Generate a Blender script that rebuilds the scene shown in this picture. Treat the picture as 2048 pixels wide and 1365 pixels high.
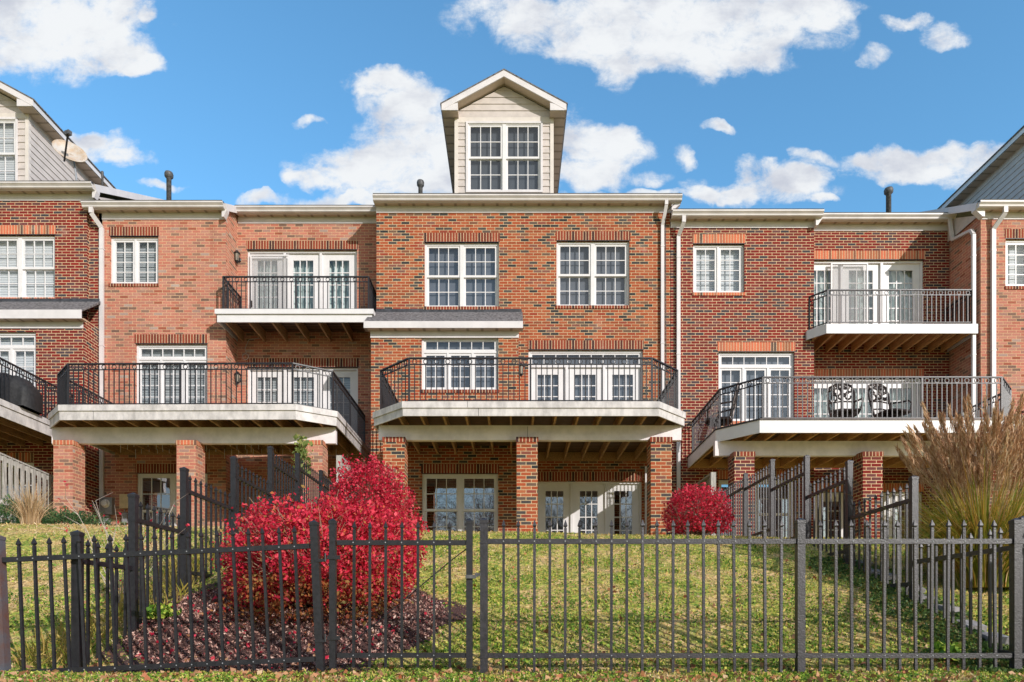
import bpy, math, random
import numpy as np
from mathutils import Vector, Matrix
random.seed(7); rng = np.random.default_rng(11)
S = bpy.context.scene
for o in list(bpy.data.objects): bpy.data.objects.remove(o)
COL = S.collection
F = 1365.0; HX = 1024.0; HY = 1240.0
# ------------------------------------------------------------------ camera
cam = bpy.data.cameras.new('camera'); co = bpy.data.objects.new('camera', cam); COL.objects.link(co)
co.location = (0, 0, 0); co.rotation_euler = (math.radians(90), 0, 0)
cam.sensor_width = 36; cam.lens = 24.0; cam.shift_y = (HY-682.5)/2048.0
cam.clip_start = .05; cam.clip_end = 3000; S.camera = co
# ------------------------------------------------------------------ light
SX, SZ = .85, .55                                   # sideways and upward lean of the sun per metre towards it
sd = Vector((SX, -1, SZ)).normalized()
EL = math.asin(sd.z); AZ = math.atan2(sd.x, sd.y)
sun = bpy.data.lights.new('sun', 'SUN'); sun.energy = 3.25; sun.angle = math.radians(.5); sun.color = (1, .945, .90)
so = bpy.data.objects.new('sun', sun); COL.objects.link(so)
so.rotation_euler = (-sd).to_track_quat('-Z', 'Y').to_euler(); so.location = (20, -20, 20)
S.view_settings.view_transform = 'Standard'; S.view_settings.look = 'None'
S.view_settings.exposure = 0.35; S.view_settings.gamma = 1
S.render.engine = 'CYCLES'
W = bpy.data.worlds.new('World'); S.world = W; W.use_nodes = True
SKY_STR = .13; SKY_EXP_CLOUD = 1.0

class NT:
    """small node-tree helper"""
    def __init__(s, nt): s.t = nt; s.n = nt.nodes; s.l = nt.links
    def new(s, typ, **kw):
        n = s.n.new(typ)
        for k, v in kw.items(): setattr(n, k, v)
        return n
    def put(s, sock, v):
        if hasattr(v, 'is_output') or isinstance(v, bpy.types.NodeSocket): s.l.new(v, sock)
        elif v is not None: sock.default_value = v
    def math(s, op, a, b=None, c=None, clamp=False):
        n = s.new('ShaderNodeMath', operation=op, use_clamp=clamp)
        for i, v in enumerate((a, b, c)):
            if v is not None: s.put(n.inputs[i], v)
        return n.outputs[0]
    def vm(s, op, a, b=None, c=None, out=0):
        n = s.new('ShaderNodeVectorMath', operation=op)
        for i, v in enumerate((a, b, c)):
            if v is not None: s.put(n.inputs[i], v)
        return n.outputs[out]
    def comb(s, x, y, z):
        n = s.new('ShaderNodeCombineXYZ')
        for i, v in enumerate((x, y, z)): s.put(n.inputs[i], v)
        return n.outputs[0]
    def noise(s, vec, scale, detail=4, rough=.55, dist=0):
        n = s.new('ShaderNodeTexNoise'); s.put(n.inputs['Vector'], vec)
        n.inputs['Scale'].default_value = scale; n.inputs['Detail'].default_value = detail
        n.inputs['Roughness'].default_value = rough; n.inputs['Distortion'].default_value = dist
        return n.outputs[0]
    def ramp(s, fac, stops, interp='LINEAR'):
        n = s.new('ShaderNodeValToRGB'); s.put(n.inputs[0], fac); cr = n.color_ramp; cr.interpolation = interp
        while len(cr.elements) < len(stops): cr.elements.new(.5)
        for e, (p, c) in zip(cr.elements, stops):
            e.position = p; e.color = tuple(c)+(1,) if len(c) == 3 else c
        return n.outputs[0]
    def mix(s, fac, a, b, mode='MIX'):
        n = s.new('ShaderNodeMix', data_type='RGBA', blend_type=mode)
        s.put(n.inputs[0], fac)
        for sock, v in ((n.inputs[6], a), (n.inputs[7], b)):
            if isinstance(v, tuple) and len(v) == 3: v = v+(1,)
            s.put(sock, v)
        return n.outputs[2]
    def smooth(s, x, a, b):
        n = s.new('ShaderNodeMapRange', interpolation_type='SMOOTHSTEP')
        s.put(n.inputs[0], x); n.inputs[1].default_value = a; n.inputs[2].default_value = b
        return n.outputs[0]

def build_world():
    N = NT(W.node_tree); bg = W.node_tree.nodes['Background']; bg.inputs[1].default_value = SKY_STR
    sky = N.new('ShaderNodeTexSky', sky_type='NISHITA'); sky.sun_disc = False
    sky.sun_elevation = EL; sky.sun_rotation = AZ; sky.altitude = 50; sky.air_density = 1.0; sky.dust_density = .6; sky.ozone_density = 2.2
    tc = N.new('ShaderNodeTexCoord').outputs['Generated']
    sep = N.new('ShaderNodeSeparateXYZ'); N.l.new(tc, sep.inputs[0]); x, y, z = sep.outputs
    yy = N.math('MAXIMUM', y, .08)
    p = N.comb(N.math('DIVIDE', x, yy), N.math('DIVIDE', z, yy), 0)
    wn = N.new('ShaderNodeTexNoise'); N.put(wn.inputs['Vector'], p); wn.inputs['Scale'].default_value = 13; wn.inputs['Detail'].default_value = 5
    pw = N.vm('ADD', p, N.vm('MULTIPLY', N.vm('SUBTRACT', wn.outputs['Color'], (.5, .5, .5)), (.10, .075, 0)))
    blobs = [(60,60,170,95),(190,70,140,95),(0,100,140,55),(240,125,90,42),(100,10,180,60),(280,135,55,26),
      (1000,20,115,50),(1130,55,160,65),(1280,60,180,85),(1420,70,180,85),(1560,40,150,65),(1650,15,80,30),(1235,140,65,48),(1500,130,110,32),(1170,105,85,45),
      (745,162,70,26),(800,190,95,50),(850,232,100,60),(800,285,115,65),(705,335,120,38),(640,352,60,20),(860,330,150,80),(790,375,130,32),
      (1180,310,100,60),(1235,300,85,38),(1150,270,50,50),(1200,355,130,26),(950,330,120,90),
      (520,402,60,17),(650,398,90,20),(720,392,50,15),(200,302,80,28),(255,322,65,18),(160,285,45,20),
      (1520,378,165,34),(1600,365,75,28),(1440,382,60,17),(1500,335,60,20),
      (1850,328,200,42),(1770,312,80,26),(1940,308,95,30),(1820,352,90,20),(1620,320,45,20),
      (1885,75,50,34),(1740,115,42,28),(1810,38,50,18),(1440,255,42,18),(1362,315,24,28),(300,25,28,14),(605,245,30,10),(1650,402,30,10),(330,375,55,12),(1240,390,160,10)]
    acc = None
    for (bx, by, rx, ry) in blobs:
        c = ((bx-HX)/F, (HY-by)/F); r = (rx*1.12/F, ry*1.15/F)
        q = N.vm('MULTIPLY_ADD', pw, (1/r[0], 1/r[1], 0), (-c[0]/r[0], -c[1]/r[1], 0))
        d = N.math('MULTIPLY_ADD', N.vm('DOT_PRODUCT', q, q, out=1), -1.0, 1.0, clamp=True)
        acc = d if acc is None else N.math('ADD', acc, d)
    acc = N.math('MINIMUM', acc, 1.3)
    n1 = N.noise(N.vm('MULTIPLY', p, (1, 1.35, 1)), 15, 13, .66, .35)
    n1 = N.math('ADD', n1, N.math('MULTIPLY', N.math('SUBTRACT', N.noise(p, 70, 6, .7), .5), .28))
    dens = N.math('MULTIPLY_ADD', N.math('SUBTRACT', n1, .5), 3.0, acc)
    front = N.math('MULTIPLY', N.smooth(dens, .0, 1.35), N.smooth(acc, .0, .30))
    nb = N.noise(N.vm('MULTIPLY', tc, (1, 1, 2.2)), 3.2, 8, .6)
    back = N.math('MULTIPLY', N.smooth(nb, .38, .6), .85)
    isf = N.smooth(y, .05, .12)
    mask = N.math('ADD', N.math('MULTIPLY', front, isf), N.math('MULTIPLY', back, N.math('SUBTRACT', 1.0, isf)))
    n2 = N.noise(N.vm('MULTIPLY', p, (1, 1.6, 1)), 7, 7, .6)
    sh = N.math('MULTIPLY', N.math('MULTIPLY', N.smooth(n2, .42, .70), N.smooth(acc, .35, 1.1)), .85)
    k = 1.0/SKY_STR
    cc = N.mix(sh, (.70*k, .72*k, .74*k), (.42*k, .45*k, .53*k))
    tint = N.mix(N.smooth(y, -.5, .3), (1.0, 1.02, .95), (1.02, 1.62, 1.72))      # the sky pales towards the sun side
    base = N.mix(1.0, sky.outputs[0], tint, 'MULTIPLY')
    cc = N.mix(isf, (.46*k, .455*k, .475*k), cc)
    out = N.mix(mask, base, cc)
    N.l.new(out, bg.inputs[0])
build_world()

# ------------------------------------------------------------------ materials
MATS = {}
def pmat(name, col, rough=.6, var=.12, vscale=6, metal=0, bump=0, bscale=40, spec=.5, col2=None, coord='Object', stretch=(1,1,1)):
    m = bpy.data.materials.new(name); m.use_nodes = True; N = NT(m.node_tree); b = m.node_tree.nodes['Principled BSDF']
    tc = N.new('ShaderNodeTexCoord').outputs[coord]
    v = N.vm('MULTIPLY', tc, stretch)
    n = N.noise(v, vscale, 6, .6)
    c2 = col2 or tuple(max(0, c*(1-var*2.2)) for c in col); c1 = tuple(min(1, c*(1+var*.6)) for c in col)
    N.l.new(N.ramp(n, [(.32, c2), (.62, c1)]), b.inputs['Base Color'])
    b.inputs['Roughness'].default_value = rough; b.inputs['Metallic'].default_value = metal
    b.inputs['Specular IOR Level'].default_value = spec
    if bump:
        bn = N.new('ShaderNodeBump'); bn.inputs['Strength'].default_value = bump; bn.inputs['Distance'].default_value = .01
        N.l.new(N.noise(v, bscale, 4), bn.inputs['Height']); N.l.new(bn.outputs[0], b.inputs['Normal'])
    MATS[name] = m; return m

def brick(name, stops, mortar, w=.203, h=.0677, ms=.0085, offset=.5, dirt=.25):
    m = bpy.data.materials.new(name); m.use_nodes = True; N = NT(m.node_tree); b = m.node_tree.nodes['Principled BSDF']
    uv = N.new('ShaderNodeTexCoord').outputs['UV']
    wob = N.new('ShaderNodeTexNoise'); N.put(wob.inputs['Vector'], uv); wob.inputs['Scale'].default_value = 22; wob.inputs['Detail'].default_value = 2
    uvw = N.vm('ADD', uv, N.vm('MULTIPLY', N.vm('SUBTRACT', wob.outputs['Color'], (.5,.5,.5)), (.006, .004, 0)))
    bt = N.new('ShaderNodeTexBrick'); bt.offset = offset; bt.offset_frequency = 2; bt.squash_frequency = 2; bt.squash = 1
    N.put(bt.inputs['Vector'], uvw); bt.inputs['Scale'].default_value = 1
    bt.inputs['Mortar Size'].default_value = ms; bt.inputs['Mortar Smooth'].default_value = .25
    bt.inputs['Brick Width'].default_value = w; bt.inputs['Row Height'].default_value = h
    fac = bt.outputs['Fac']
    sp = N.new('ShaderNodeSeparateXYZ'); N.put(sp.inputs[0], uvw)
    row = N.math('FLOOR', N.math('DIVIDE', sp.outputs[1], h))
    off = N.math('MULTIPLY', N.math('SUBTRACT', 1.0, N.math('FLOORED_MODULO', row, 2.0)), w*offset)
    colu = N.math('FLOOR', N.math('DIVIDE', N.math('ADD', sp.outputs[0], off), w))
    wn = N.new('ShaderNodeTexWhiteNoise', noise_dimensions='3D'); N.put(wn.inputs['Vector'], N.comb(colu, row, 3.3))
    ci = N.ramp(wn.outputs['Value'], stops)
    grain = N.noise(uv, 60, 5, .65)
    ci = N.mix(N.smooth(grain, .35, .75), ci, N.mix(1.0, ci, (1.35, 1.3, 1.25), 'MULTIPLY'))
    mc = N.ramp(N.noise(uv, 30, 4), [(.3, tuple(c*.72 for c in mortar)), (.6, mortar)])
    c = N.mix(fac, ci, mc)
    d = N.noise(uv, .9, 5, .6)
    c = N.mix(N.math('MULTIPLY', N.smooth(d, .42, .72), dirt), c, N.mix(1.0, c, (.68, .64, .62), 'MULTIPLY'))
    st = N.noise(N.vm('MULTIPLY', uv, (2.6, .22, 1)), 1.6, 5, .65)
    c = N.mix(N.math('MULTIPLY', N.smooth(st, .50, .74), .38), c, N.mix(1.0, c, (.60, .56, .55), 'MULTIPLY'))
    ef = N.noise(N.vm('ADD', uv, (11, 5, 0)), 1.1, 7, .7)
    c = N.mix(N.math('MULTIPLY', N.smooth(ef, .58, .74), .22), c, (.62, .52, .46))
    N.l.new(c, b.inputs['Base Color']); b.inputs['Roughness'].default_value = .9; b.inputs['Specular IOR Level'].default_value = .2
    bn = N.new('ShaderNodeBump'); bn.inputs['Strength'].default_value = .7; bn.inputs['Distance'].default_value = .008
    hh = N.math('ADD', N.math('MULTIPLY', N.math('SUBTRACT', 1.0, fac), .8), N.math('MULTIPLY', grain, .5))
    N.l.new(hh, bn.inputs['Height']); N.l.new(bn.outputs[0], b.inputs['Normal'])
    MATS[name] = m; return m

MORT = (.62, .47, .29)
brick('brick_center', [(0,(0.028,0.029,0.032)),(0.13,(0.080,0.069,0.065)),(0.2,(0.136,0.083,0.057)),(0.28,(0.256,0.064,0.028)),(0.55,(0.336,0.074,0.030)),(0.75,(0.352,0.120,0.057)),(0.9,(0.272,0.046,0.024)),(1,(0.160,0.092,0.076))], (.68,.50,.30), ms=.0072, dirt=.35)
brick('brick_pink', [(0,(0.164,0.101,0.080)),(0.08,(0.246,0.147,0.110)),(0.18,(0.385,0.175,0.130)),(0.4,(0.443,0.156,0.110)),(0.6,(0.410,0.202,0.155)),(0.8,(0.476,0.184,0.130)),(0.92,(0.279,0.083,0.050)),(1,(0.377,0.304,0.270))], (.74,.48,.29), ms=.0062, dirt=.4)
brick('brick_red', [(0,(0.044,0.043,0.053)),(0.14,(0.088,0.052,0.058)),(0.26,(0.141,0.033,0.029)),(0.5,(0.194,0.023,0.017)),(0.7,(0.158,0.019,0.019)),(0.85,(0.229,0.021,0.015)),(1,(0.123,0.057,0.058))], (.80,.57,.35), ms=.0068, dirt=.3)
MORT = (.74,.55,.35)
SW, SH = .0677, .2
brick('soldier_dark', [(0,(.05,.025,.025)),(.3,(.15,.035,.022)),(.6,(.26,.055,.03)),(1,(.18,.04,.026))], MORT, SW, 10, .0075, 0, .1)
brick('soldier_orange', [(0,(.10,.07,.06)),(.2,(.35,.12,.06)),(.5,(.58,.17,.09)),(.8,(.50,.13,.07)),(1,(.30,.14,.09))], MORT, SW, 10, .0075, 0, .1)
WHITE = pmat('white_trim', (.67,.635,.64), .45, .05, 3)
pmat('vinyl', (.72,.70,.705), .4, .03, 4)
pmat('aged_white', (.60,.565,.555), .6, .16, 6, stretch=(1,1,.5))
pmat('beam_white', (.80,.73,.74), .6, .08, 4)
pmat('iron', (.020,.019,.023), .42, .2, 30, spec=.5, bump=.15, bscale=200)
pmat('iron_aged', (.027,.024,.030), .42, .25, 25, spec=.6, bump=.3, bscale=90)
pmat('iron_rust', (.075,.08,.10), .7, .2, 5, col2=(.12,.05,.035), bump=.3)
pmat('wood_joist', (.44,.25,.12), .8, .25, 12, stretch=(6,.6,6), bump=.3)
pmat('wood_new', (.62,.34,.14), .8, .2, 10, stretch=(6,.6,6), bump=.2)
pmat('wood_gray', (.42,.40,.37), .85, .2, 10, stretch=(4,4,.5), bump=.4)
pmat('shingle', (.17,.16,.165), .95, .35, 18, bump=.8, bscale=60)
pmat('flashing', (.05,.052,.06), .5, .3, 8)
pmat('soffit_vinyl', (.62,.52,.42), .6, .06, 5)
pmat('pipe_black', (.10,.10,.105), .55, .3, 18)
pmat('meter_gray', (.30,.31,.33), .5, .1, 10, metal=.3)
pmat('box_beige', (.60,.47,.28), .6, .08, 8)
pmat('dish', (.48,.45,.42), .5, .1, 5, col2=(.44,.30,.18))
pmat('cover_black', (.018,.018,.02), .7, .3, 12, bump=.4, bscale=25)
pmat('bronze', (.05,.036,.032), .4, .3, 30, metal=.4)
pmat('stone', (.32,.30,.30), .9, .25, 12, bump=.6)
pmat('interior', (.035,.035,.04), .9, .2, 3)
pmat('curtain_white', (.72,.76,.73), .9, .05, 3)
pmat('bark', (.20,.13,.09), .9, .3, 25, bump=.5)
pmat('branch_pale', (.50,.42,.36), .9, .25, 3)
pmat('twig', (.40,.27,.18), .85, .2, 10)
pmat('clear_lamp', (.25,.22,.17), .2, .1, 5)
pmat('concrete', (.42,.40,.37), .9, .15, 5)
pmat('reflection_gray', (.145,.155,.18), .8, .05, 2)  # reflected sky put into the colour of a sheet behind the panes
pmat('reflection_dark', (.075,.085,.10), .8, .05, 2)  # darker painted sky reflection, for the dormer panes
pmat('tape_gray', (.32,.33,.34), .6, .05, 5)
pmat('rusty', (.25,.07,.03), .9, .3, 30)

def stripes(name, a, b, period, axis, duty=.5, rough=.7, wavy=0):
    m = bpy.data.materials.new(name); m.use_nodes = True; N = NT(m.node_tree); bs = m.node_tree.nodes['Principled BSDF']
    tc = N.new('ShaderNodeTexCoord').outputs['Object']; sp = N.new('ShaderNodeSeparateXYZ'); N.put(sp.inputs[0], tc)
    v = sp.outputs[axis]
    if wavy: v = N.math('ADD', v, N.math('MULTIPLY', N.noise(tc, 3, 2), wavy))
    fr = N.math('FRACT', N.math('DIVIDE', v, period))
    n = N.noise(tc, 4, 4)
    c = N.ramp(fr, [(0, b), (.08, b), (.18, a), (duty+.3, a), (min(.98, duty+.42), b)])
    N.l.new(N.mix(.15, c, N.mix(1.0, c, n, 'MULTIPLY')), bs.inputs['Base Color'])
    bs.inputs['Roughness'].default_value = rough; MATS[name] = m
    bn = N.new('ShaderNodeBump'); bn.inputs['Strength'].default_value = .6; bn.inputs['Distance'].default_value = .01
    N.l.new(N.math('SINE', N.math('MULTIPLY', fr, 3.14159)), bn.inputs['Height']); N.l.new(bn.outputs[0], bs.inputs['Normal'])
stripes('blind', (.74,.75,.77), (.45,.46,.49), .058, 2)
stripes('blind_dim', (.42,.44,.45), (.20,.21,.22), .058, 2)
stripes('curtain', (.66,.74,.71), (.25,.34,.33), .17, 0, .35, wavy=.25)
stripes('soffit', (.56,.45,.35), (.30,.23,.17), .33, 0, .6)
stripes('deck_boards', (.15,.085,.05), (.03,.018,.01), .14, 1, .5)

def glass(name, refl, tint):
    m = bpy.data.materials.new(name); m.use_nodes = True; N = NT(m.node_tree); nt = m.node_tree
    nt.nodes.remove(nt.nodes['Principled BSDF']); out = nt.nodes['Material Output']
    t = N.new('ShaderNodeBsdfTransparent'); t.inputs[0].default_value = tint+(1,)
    g = N.new('ShaderNodeBsdfGlossy'); g.inputs['Roughness'].default_value = .012; g.inputs['Color'].default_value = (.93,.96,1,1)
    tc = N.new('ShaderNodeTexCoord').outputs['Object']
    bn = N.new('ShaderNodeBump'); bn.inputs['Strength'].default_value = .05; bn.inputs['Distance'].default_value = .02
    N.l.new(N.noise(tc, 2.2, 2), bn.inputs['Height']); N.l.new(bn.outputs[0], g.inputs['Normal'])
    lw = N.new('ShaderNodeLayerWeight'); lw.inputs[0].default_value = .5
    f = N.math('ADD', N.math('POWER', lw.outputs['Facing'], 4.0), refl+.04, clamp=True)
    mx = N.new('ShaderNodeMixShader'); N.l.new(f, mx.inputs[0]); N.l.new(t.outputs[0], mx.inputs[1]); N.l.new(g.outputs[0], mx.inputs[2])
    N.l.new(mx.outputs[0], out.inputs[0]); MATS[name] = m
glass('glass', .07, (.85,.87,.87)); glass('glass_clear', .05, (.90,.92,.92)); glass('glass_base', .25, (.6,.6,.6))
def screen_mat():
    m = bpy.data.materials.new('screen'); m.use_nodes = True; N = NT(m.node_tree); nt = m.node_tree
    b = nt.nodes['Principled BSDF']; b.inputs['Base Color'].default_value = (.42,.42,.43,1); b.inputs['Roughness'].default_value = .7
    t = N.new('ShaderNodeBsdfTransparent'); mx = N.new('ShaderNodeMixShader'); mx.inputs[0].default_value = .36
    mx.inputs[0].default_value = .22
    N.l.new(t.outputs[0], mx.inputs[1]); N.l.new(b.outputs[0], mx.inputs[2]); N.l.new(mx.outputs[0], nt.nodes['Material Output'].inputs[0]); MATS['screen'] = m
screen_mat()
def leafmat(name, stops, rough=.55, trans=.35):
    m = bpy.data.materials.new(name); m.use_nodes = True; N = NT(m.node_tree); b = m.node_tree.nodes['Principled BSDF']
    g = N.new('ShaderNodeNewGeometry'); c = N.ramp(g.outputs['Random Per Island'], stops)
    N.l.new(c, b.inputs['Base Color']); b.inputs['Roughness'].default_value = rough; b.inputs['Specular IOR Level'].default_value = .3
    t = N.new('ShaderNodeBsdfTranslucent'); N.l.new(c, t.inputs[0])
    mx = N.new('ShaderNodeMixShader'); mx.inputs[0].default_value = trans
    N.l.new(b.outputs[0], mx.inputs[1]); N.l.new(t.outputs[0], mx.inputs[2]); N.l.new(mx.outputs[0], m.node_tree.nodes['Material Output'].inputs[0])
    MATS[name] = m
leafmat('leaf_red', [(0,(.34,.015,.03)),(.25,(.58,.02,.05)),(.55,(.74,.03,.075)),(.85,(.90,.11,.15)),(.94,(.62,.12,.04)),(1,(.50,.38,.12))])
leafmat('leaf_crimson', [(0,(.34,.012,.03)),(.4,(.60,.018,.05)),(.75,(.80,.04,.10)),(1,(.80,.14,.15))])
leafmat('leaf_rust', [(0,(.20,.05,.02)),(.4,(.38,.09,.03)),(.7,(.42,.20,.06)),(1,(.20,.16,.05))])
leafmat('leaf_green', [(0,(.03,.07,.02)),(.5,(.09,.17,.04)),(.85,(.22,.28,.07)),(1,(.30,.16,.07))])
leafmat('leaf_ivy', [(0,(.10,.16,.04)),(.5,(.24,.30,.08)),(1,(.45,.45,.16))])
leafmat('leaf_juniper', [(0,(.03,.08,.03)),(.5,(.07,.16,.06)),(1,(.16,.24,.09))])
leafmat('leaf_fallen', [(0,(.16,.06,.03)),(.3,(.36,.17,.08)),(.6,(.52,.32,.16)),(.85,(.42,.12,.05)),(1,(.66,.48,.28))], trans=.1)
leafmat('mulch_chip', [(0,(.05,.024,.022)),(.35,(.16,.075,.065)),(.6,(.32,.16,.13)),(.8,(.52,.33,.26)),(.93,(.68,.50,.42)),(1,(.5,.10,.09))], .9, 0)
leafmat('blade_green', [(0,(.04,.09,.012)),(.25,(.14,.24,.03)),(.5,(.42,.46,.06)),(.75,(.72,.62,.16)),(1,(.70,.36,.14))], trans=.25)
leafmat('blade_dry', [(0,(.16,.10,.04)),(.3,(.52,.36,.12)),(.6,(.80,.58,.26)),(.85,(.85,.68,.46)),(1,(.66,.28,.14))], trans=.25)
leafmat('clover', [(0,(.03,.10,.012)),(.5,(.16,.32,.03)),(.85,(.46,.55,.08)),(1,(.70,.62,.14))], trans=.25)
leafmat('blade_yellow', [(0,(.22,.24,.03)),(.5,(.48,.38,.07)),(1,(.55,.36,.13))], trans=.3)
leafmat('reed', [(0,(.12,.18,.02)),(.35,(.28,.32,.04)),(.65,(.50,.36,.06)),(.88,(.60,.30,.07)),(1,(.75,.56,.30))], trans=.3)
leafmat('plume', [(0,(.34,.16,.08)),(.5,(.60,.36,.19)),(1,(.85,.64,.42))], trans=.3)
leafmat('straw', [(0,(.36,.22,.11)),(.6,(.54,.37,.21)),(1,(.66,.5,.32))], trans=.3)

def siding_mat():
    m = pmat('siding', (.56,.50,.465), .55, .06, 5)
siding_mat()

def lawn_mat():
    m = bpy.data.materials.new('lawn'); m.use_nodes = True; N = NT(m.node_tree); b = m.node_tree.nodes['Principled BSDF']
    tc = N.new('ShaderNodeTexCoord').outputs['Object']
    f = N.noise(tc, 26, 5, .8); g = N.noise(tc, 2.0, 6, .65); h = N.noise(N.vm('ADD', tc, (7.3, 1.1, 4)), 13, 6, .8)
    hue = N.ramp(h, [(.36,(.08,.18,.02)),(.45,(.22,.34,.04)),(.53,(.42,.44,.07)),(.62,(.60,.46,.15)),(.72,(.58,.28,.12))])
    hued = N.ramp(h, [(.36,(.30,.30,.08)),(.46,(.58,.42,.17)),(.58,(.76,.56,.30)),(.70,(.58,.28,.15))])
    base = N.mix(N.smooth(g, .42, .64), hue, hued)
    c = N.mix(N.smooth(f, .34, .60), N.mix(1.0, base, (.22, .20, .16), 'MULTIPLY'), N.mix(1.0, base, (1.5, 1.4, 1.3), 'MULTIPLY'))
    N.l.new(c, b.inputs['Base Color']); b.inputs['Roughness'].default_value = .95
    bn = N.new('ShaderNodeBump'); bn.inputs['Strength'].default_value = 1; bn.inputs['Distance'].default_value = .03
    N.l.new(f, bn.inputs['Height']); N.l.new(bn.outputs[0], b.inputs['Normal']); MATS['lawn'] = m
    m = bpy.data.materials.new('mulch'); m.use_nodes = True; N = NT(m.node_tree); b = m.node_tree.nodes['Principled BSDF']
    tc = N.new('ShaderNodeTexCoord').outputs['Object']; f = N.noise(tc, 45, 6, .75)
    N.l.new(N.ramp(f, [(.3,(.02,.01,.009)),(.5,(.09,.04,.032)),(.7,(.2,.10,.08))]), b.inputs['Base Color']); b.inputs['Roughness'].default_value = .95
    bn = N.new('ShaderNodeBump'); bn.inputs['Strength'].default_value = 1; bn.inputs['Distance'].default_value = .03
    N.l.new(f, bn.inputs['Height']); N.l.new(bn.outputs[0], b.inputs['Normal']); MATS['mulch'] = m
lawn_mat()

# ------------------------------------------------------------------ object helpers
class MB:
    def __init__(s): s.v = []; s.f = []; s.uv = []
    def quad(s, pts, uvs=None):
        i = len(s.v); s.v += [tuple(p) for p in pts]; s.f.append(tuple(range(i, i+len(pts))))
        s.uv += list(uvs) if uvs else [(0, 0)]*len(pts)
    def box(s, x0, x1, y0, y1, z0, z1, uoff=0):
        if x0 > x1: x0, x1 = x1, x0
        if y0 > y1: y0, y1 = y1, y0
        if z0 > z1: z0, z1 = z1, z0
        def q(ps, ax):
            if ax == 0: u = [(p[1]+uoff, p[2]) for p in ps]
            elif ax == 1: u = [(p[0]+uoff, p[2]) for p in ps]
            else: u = [(p[0]+uoff, p[1]) for p in ps]
            s.quad(ps, u)
        q([(x0,y0,z0),(x1,y0,z0),(x1,y0,z1),(x0,y0,z1)], 1)
        q([(x1,y1,z0),(x0,y1,z0),(x0,y1,z1),(x1,y1,z1)], 1)
        q([(x1,y0,z0),(x1,y1,z0),(x1,y1,z1),(x1,y0,z1)], 0)
        q([(x0,y1,z0),(x0,y0,z0),(x0,y0,z1),(x0,y1,z1)], 0)
        q([(x0,y0,z1),(x1,y0,z1),(x1,y1,z1),(x0,y1,z1)], 2)
        q([(x0,y1,z0),(x1,y1,z0),(x1,y0,z0),(x0,y0,z0)], 2)
        return s
    def prism(s, poly, z0, z1):
        """plan polygon (x,y) extruded in z"""
        n = len(poly)
        s.quad([(x, y, z1) for x, y in poly], [(x, y) for x, y in poly])
        s.quad([(x, y, z0) for x, y in reversed(poly)], [(x, y) for x, y in reversed(poly)])
        L = 0
        for i in range(n):
            a, b = poly[i], poly[(i+1) % n]; l = math.dist(a, b)
            s.quad([(a[0],a[1],z0),(b[0],b[1],z0),(b[0],b[1],z1),(a[0],a[1],z1)], [(L,z0),(L+l,z0),(L+l,z1),(L,z1)]); L += l
        return s
    def extx(s, prof, x0, x1):
        """profile (y,z) extruded along x"""
        n = len(prof)
        s.quad([(x0, y, z) for y, z in prof], prof); s.quad([(x1, y, z) for y, z in reversed(prof)], list(reversed(prof)))
        for i in range(n):
            a, b = prof[i], prof[(i+1) % n]
            s.quad([(x1,a[0],a[1]),(x1,b[0],b[1]),(x0,b[0],b[1]),(x0,a[0],a[1])], [(x1,a[1]),(x1,b[1]),(x0,b[1]),(x0,a[1])])
        return s
    def exty(s, prof, y0, y1):
        n = len(prof)
        s.quad([(x, y0, z) for x, z in prof], prof); s.quad([(x, y1, z) for x, z in reversed(prof)], list(reversed(prof)))
        for i in range(n):
            a, b = prof[i], prof[(i+1) % n]
            s.quad([(a[0],y1,a[1]),(b[0],y1,b[1]),(b[0],y0,b[1]),(a[0],y0,a[1])], [(y1,a[1]),(y1,b[1]),(y0,b[1]),(y0,a[1])])
        return s
    def bar(s, p, q, w, h, up=(0,0,1)):
        p = Vector(p); q = Vector(q); d = (q-p)
        if d.length < 1e-6: return s
        L = d.length; d.normalize(); upv = Vector(up)
        if abs(d.dot(upv)) > .98: upv = Vector((0,1,0))
        sx = d.cross(upv).normalized()*w/2; sy = sx.normalized().cross(d).normalized()*h/2
        c = [p-sx-sy, p+sx-sy, p+sx+sy, p-sx+sy, q-sx-sy, q+sx-sy, q+sx+sy, q-sx+sy]
        for a in ((0,1,2,3),(7,6,5,4),(0,4,5,1),(1,5,6,2),(2,6,7,3),(3,7,4,0)):
            s.quad([c[k] for k in a], [(0,0),(L,0),(L,h),(0,h)])
        return s
    def tube(s, pts, r, n=6, r2=None, cap=True):
        pts = [Vector(p) for p in pts]; m = len(pts); rings = []
        for i, p in enumerate(pts):
            d = (pts[min(i+1,m-1)]-pts[max(i-1,0)]).normalized()
            up = Vector((0,0,1)) if abs(d.z) < .95 else Vector((0,1,0))
            a = d.cross(up).normalized(); b = a.cross(d)
            rr = r if r2 is None else r+(r2-r)*i/max(1, m-1)
            base = len(s.v)
            for k in range(n):
                t = 2*math.pi*k/n; s.v.append(tuple(p+a*math.cos(t)*rr+b*math.sin(t)*rr))
            rings.append(base)
        for i in range(m-1):
            for k in range(n):
                k2 = (k+1) % n
                s.f.append((rings[i]+k, rings[i]+k2, rings[i+1]+k2, rings[i+1]+k)); s.uv += [(0,0)]*4
        if cap:
            s.f.append(tuple(rings[0]+k for k in reversed(range(n)))); s.uv += [(0,0)]*n
            s.f.append(tuple(rings[-1]+k for k in range(n))); s.uv += [(0,0)]*n
        return s
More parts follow.
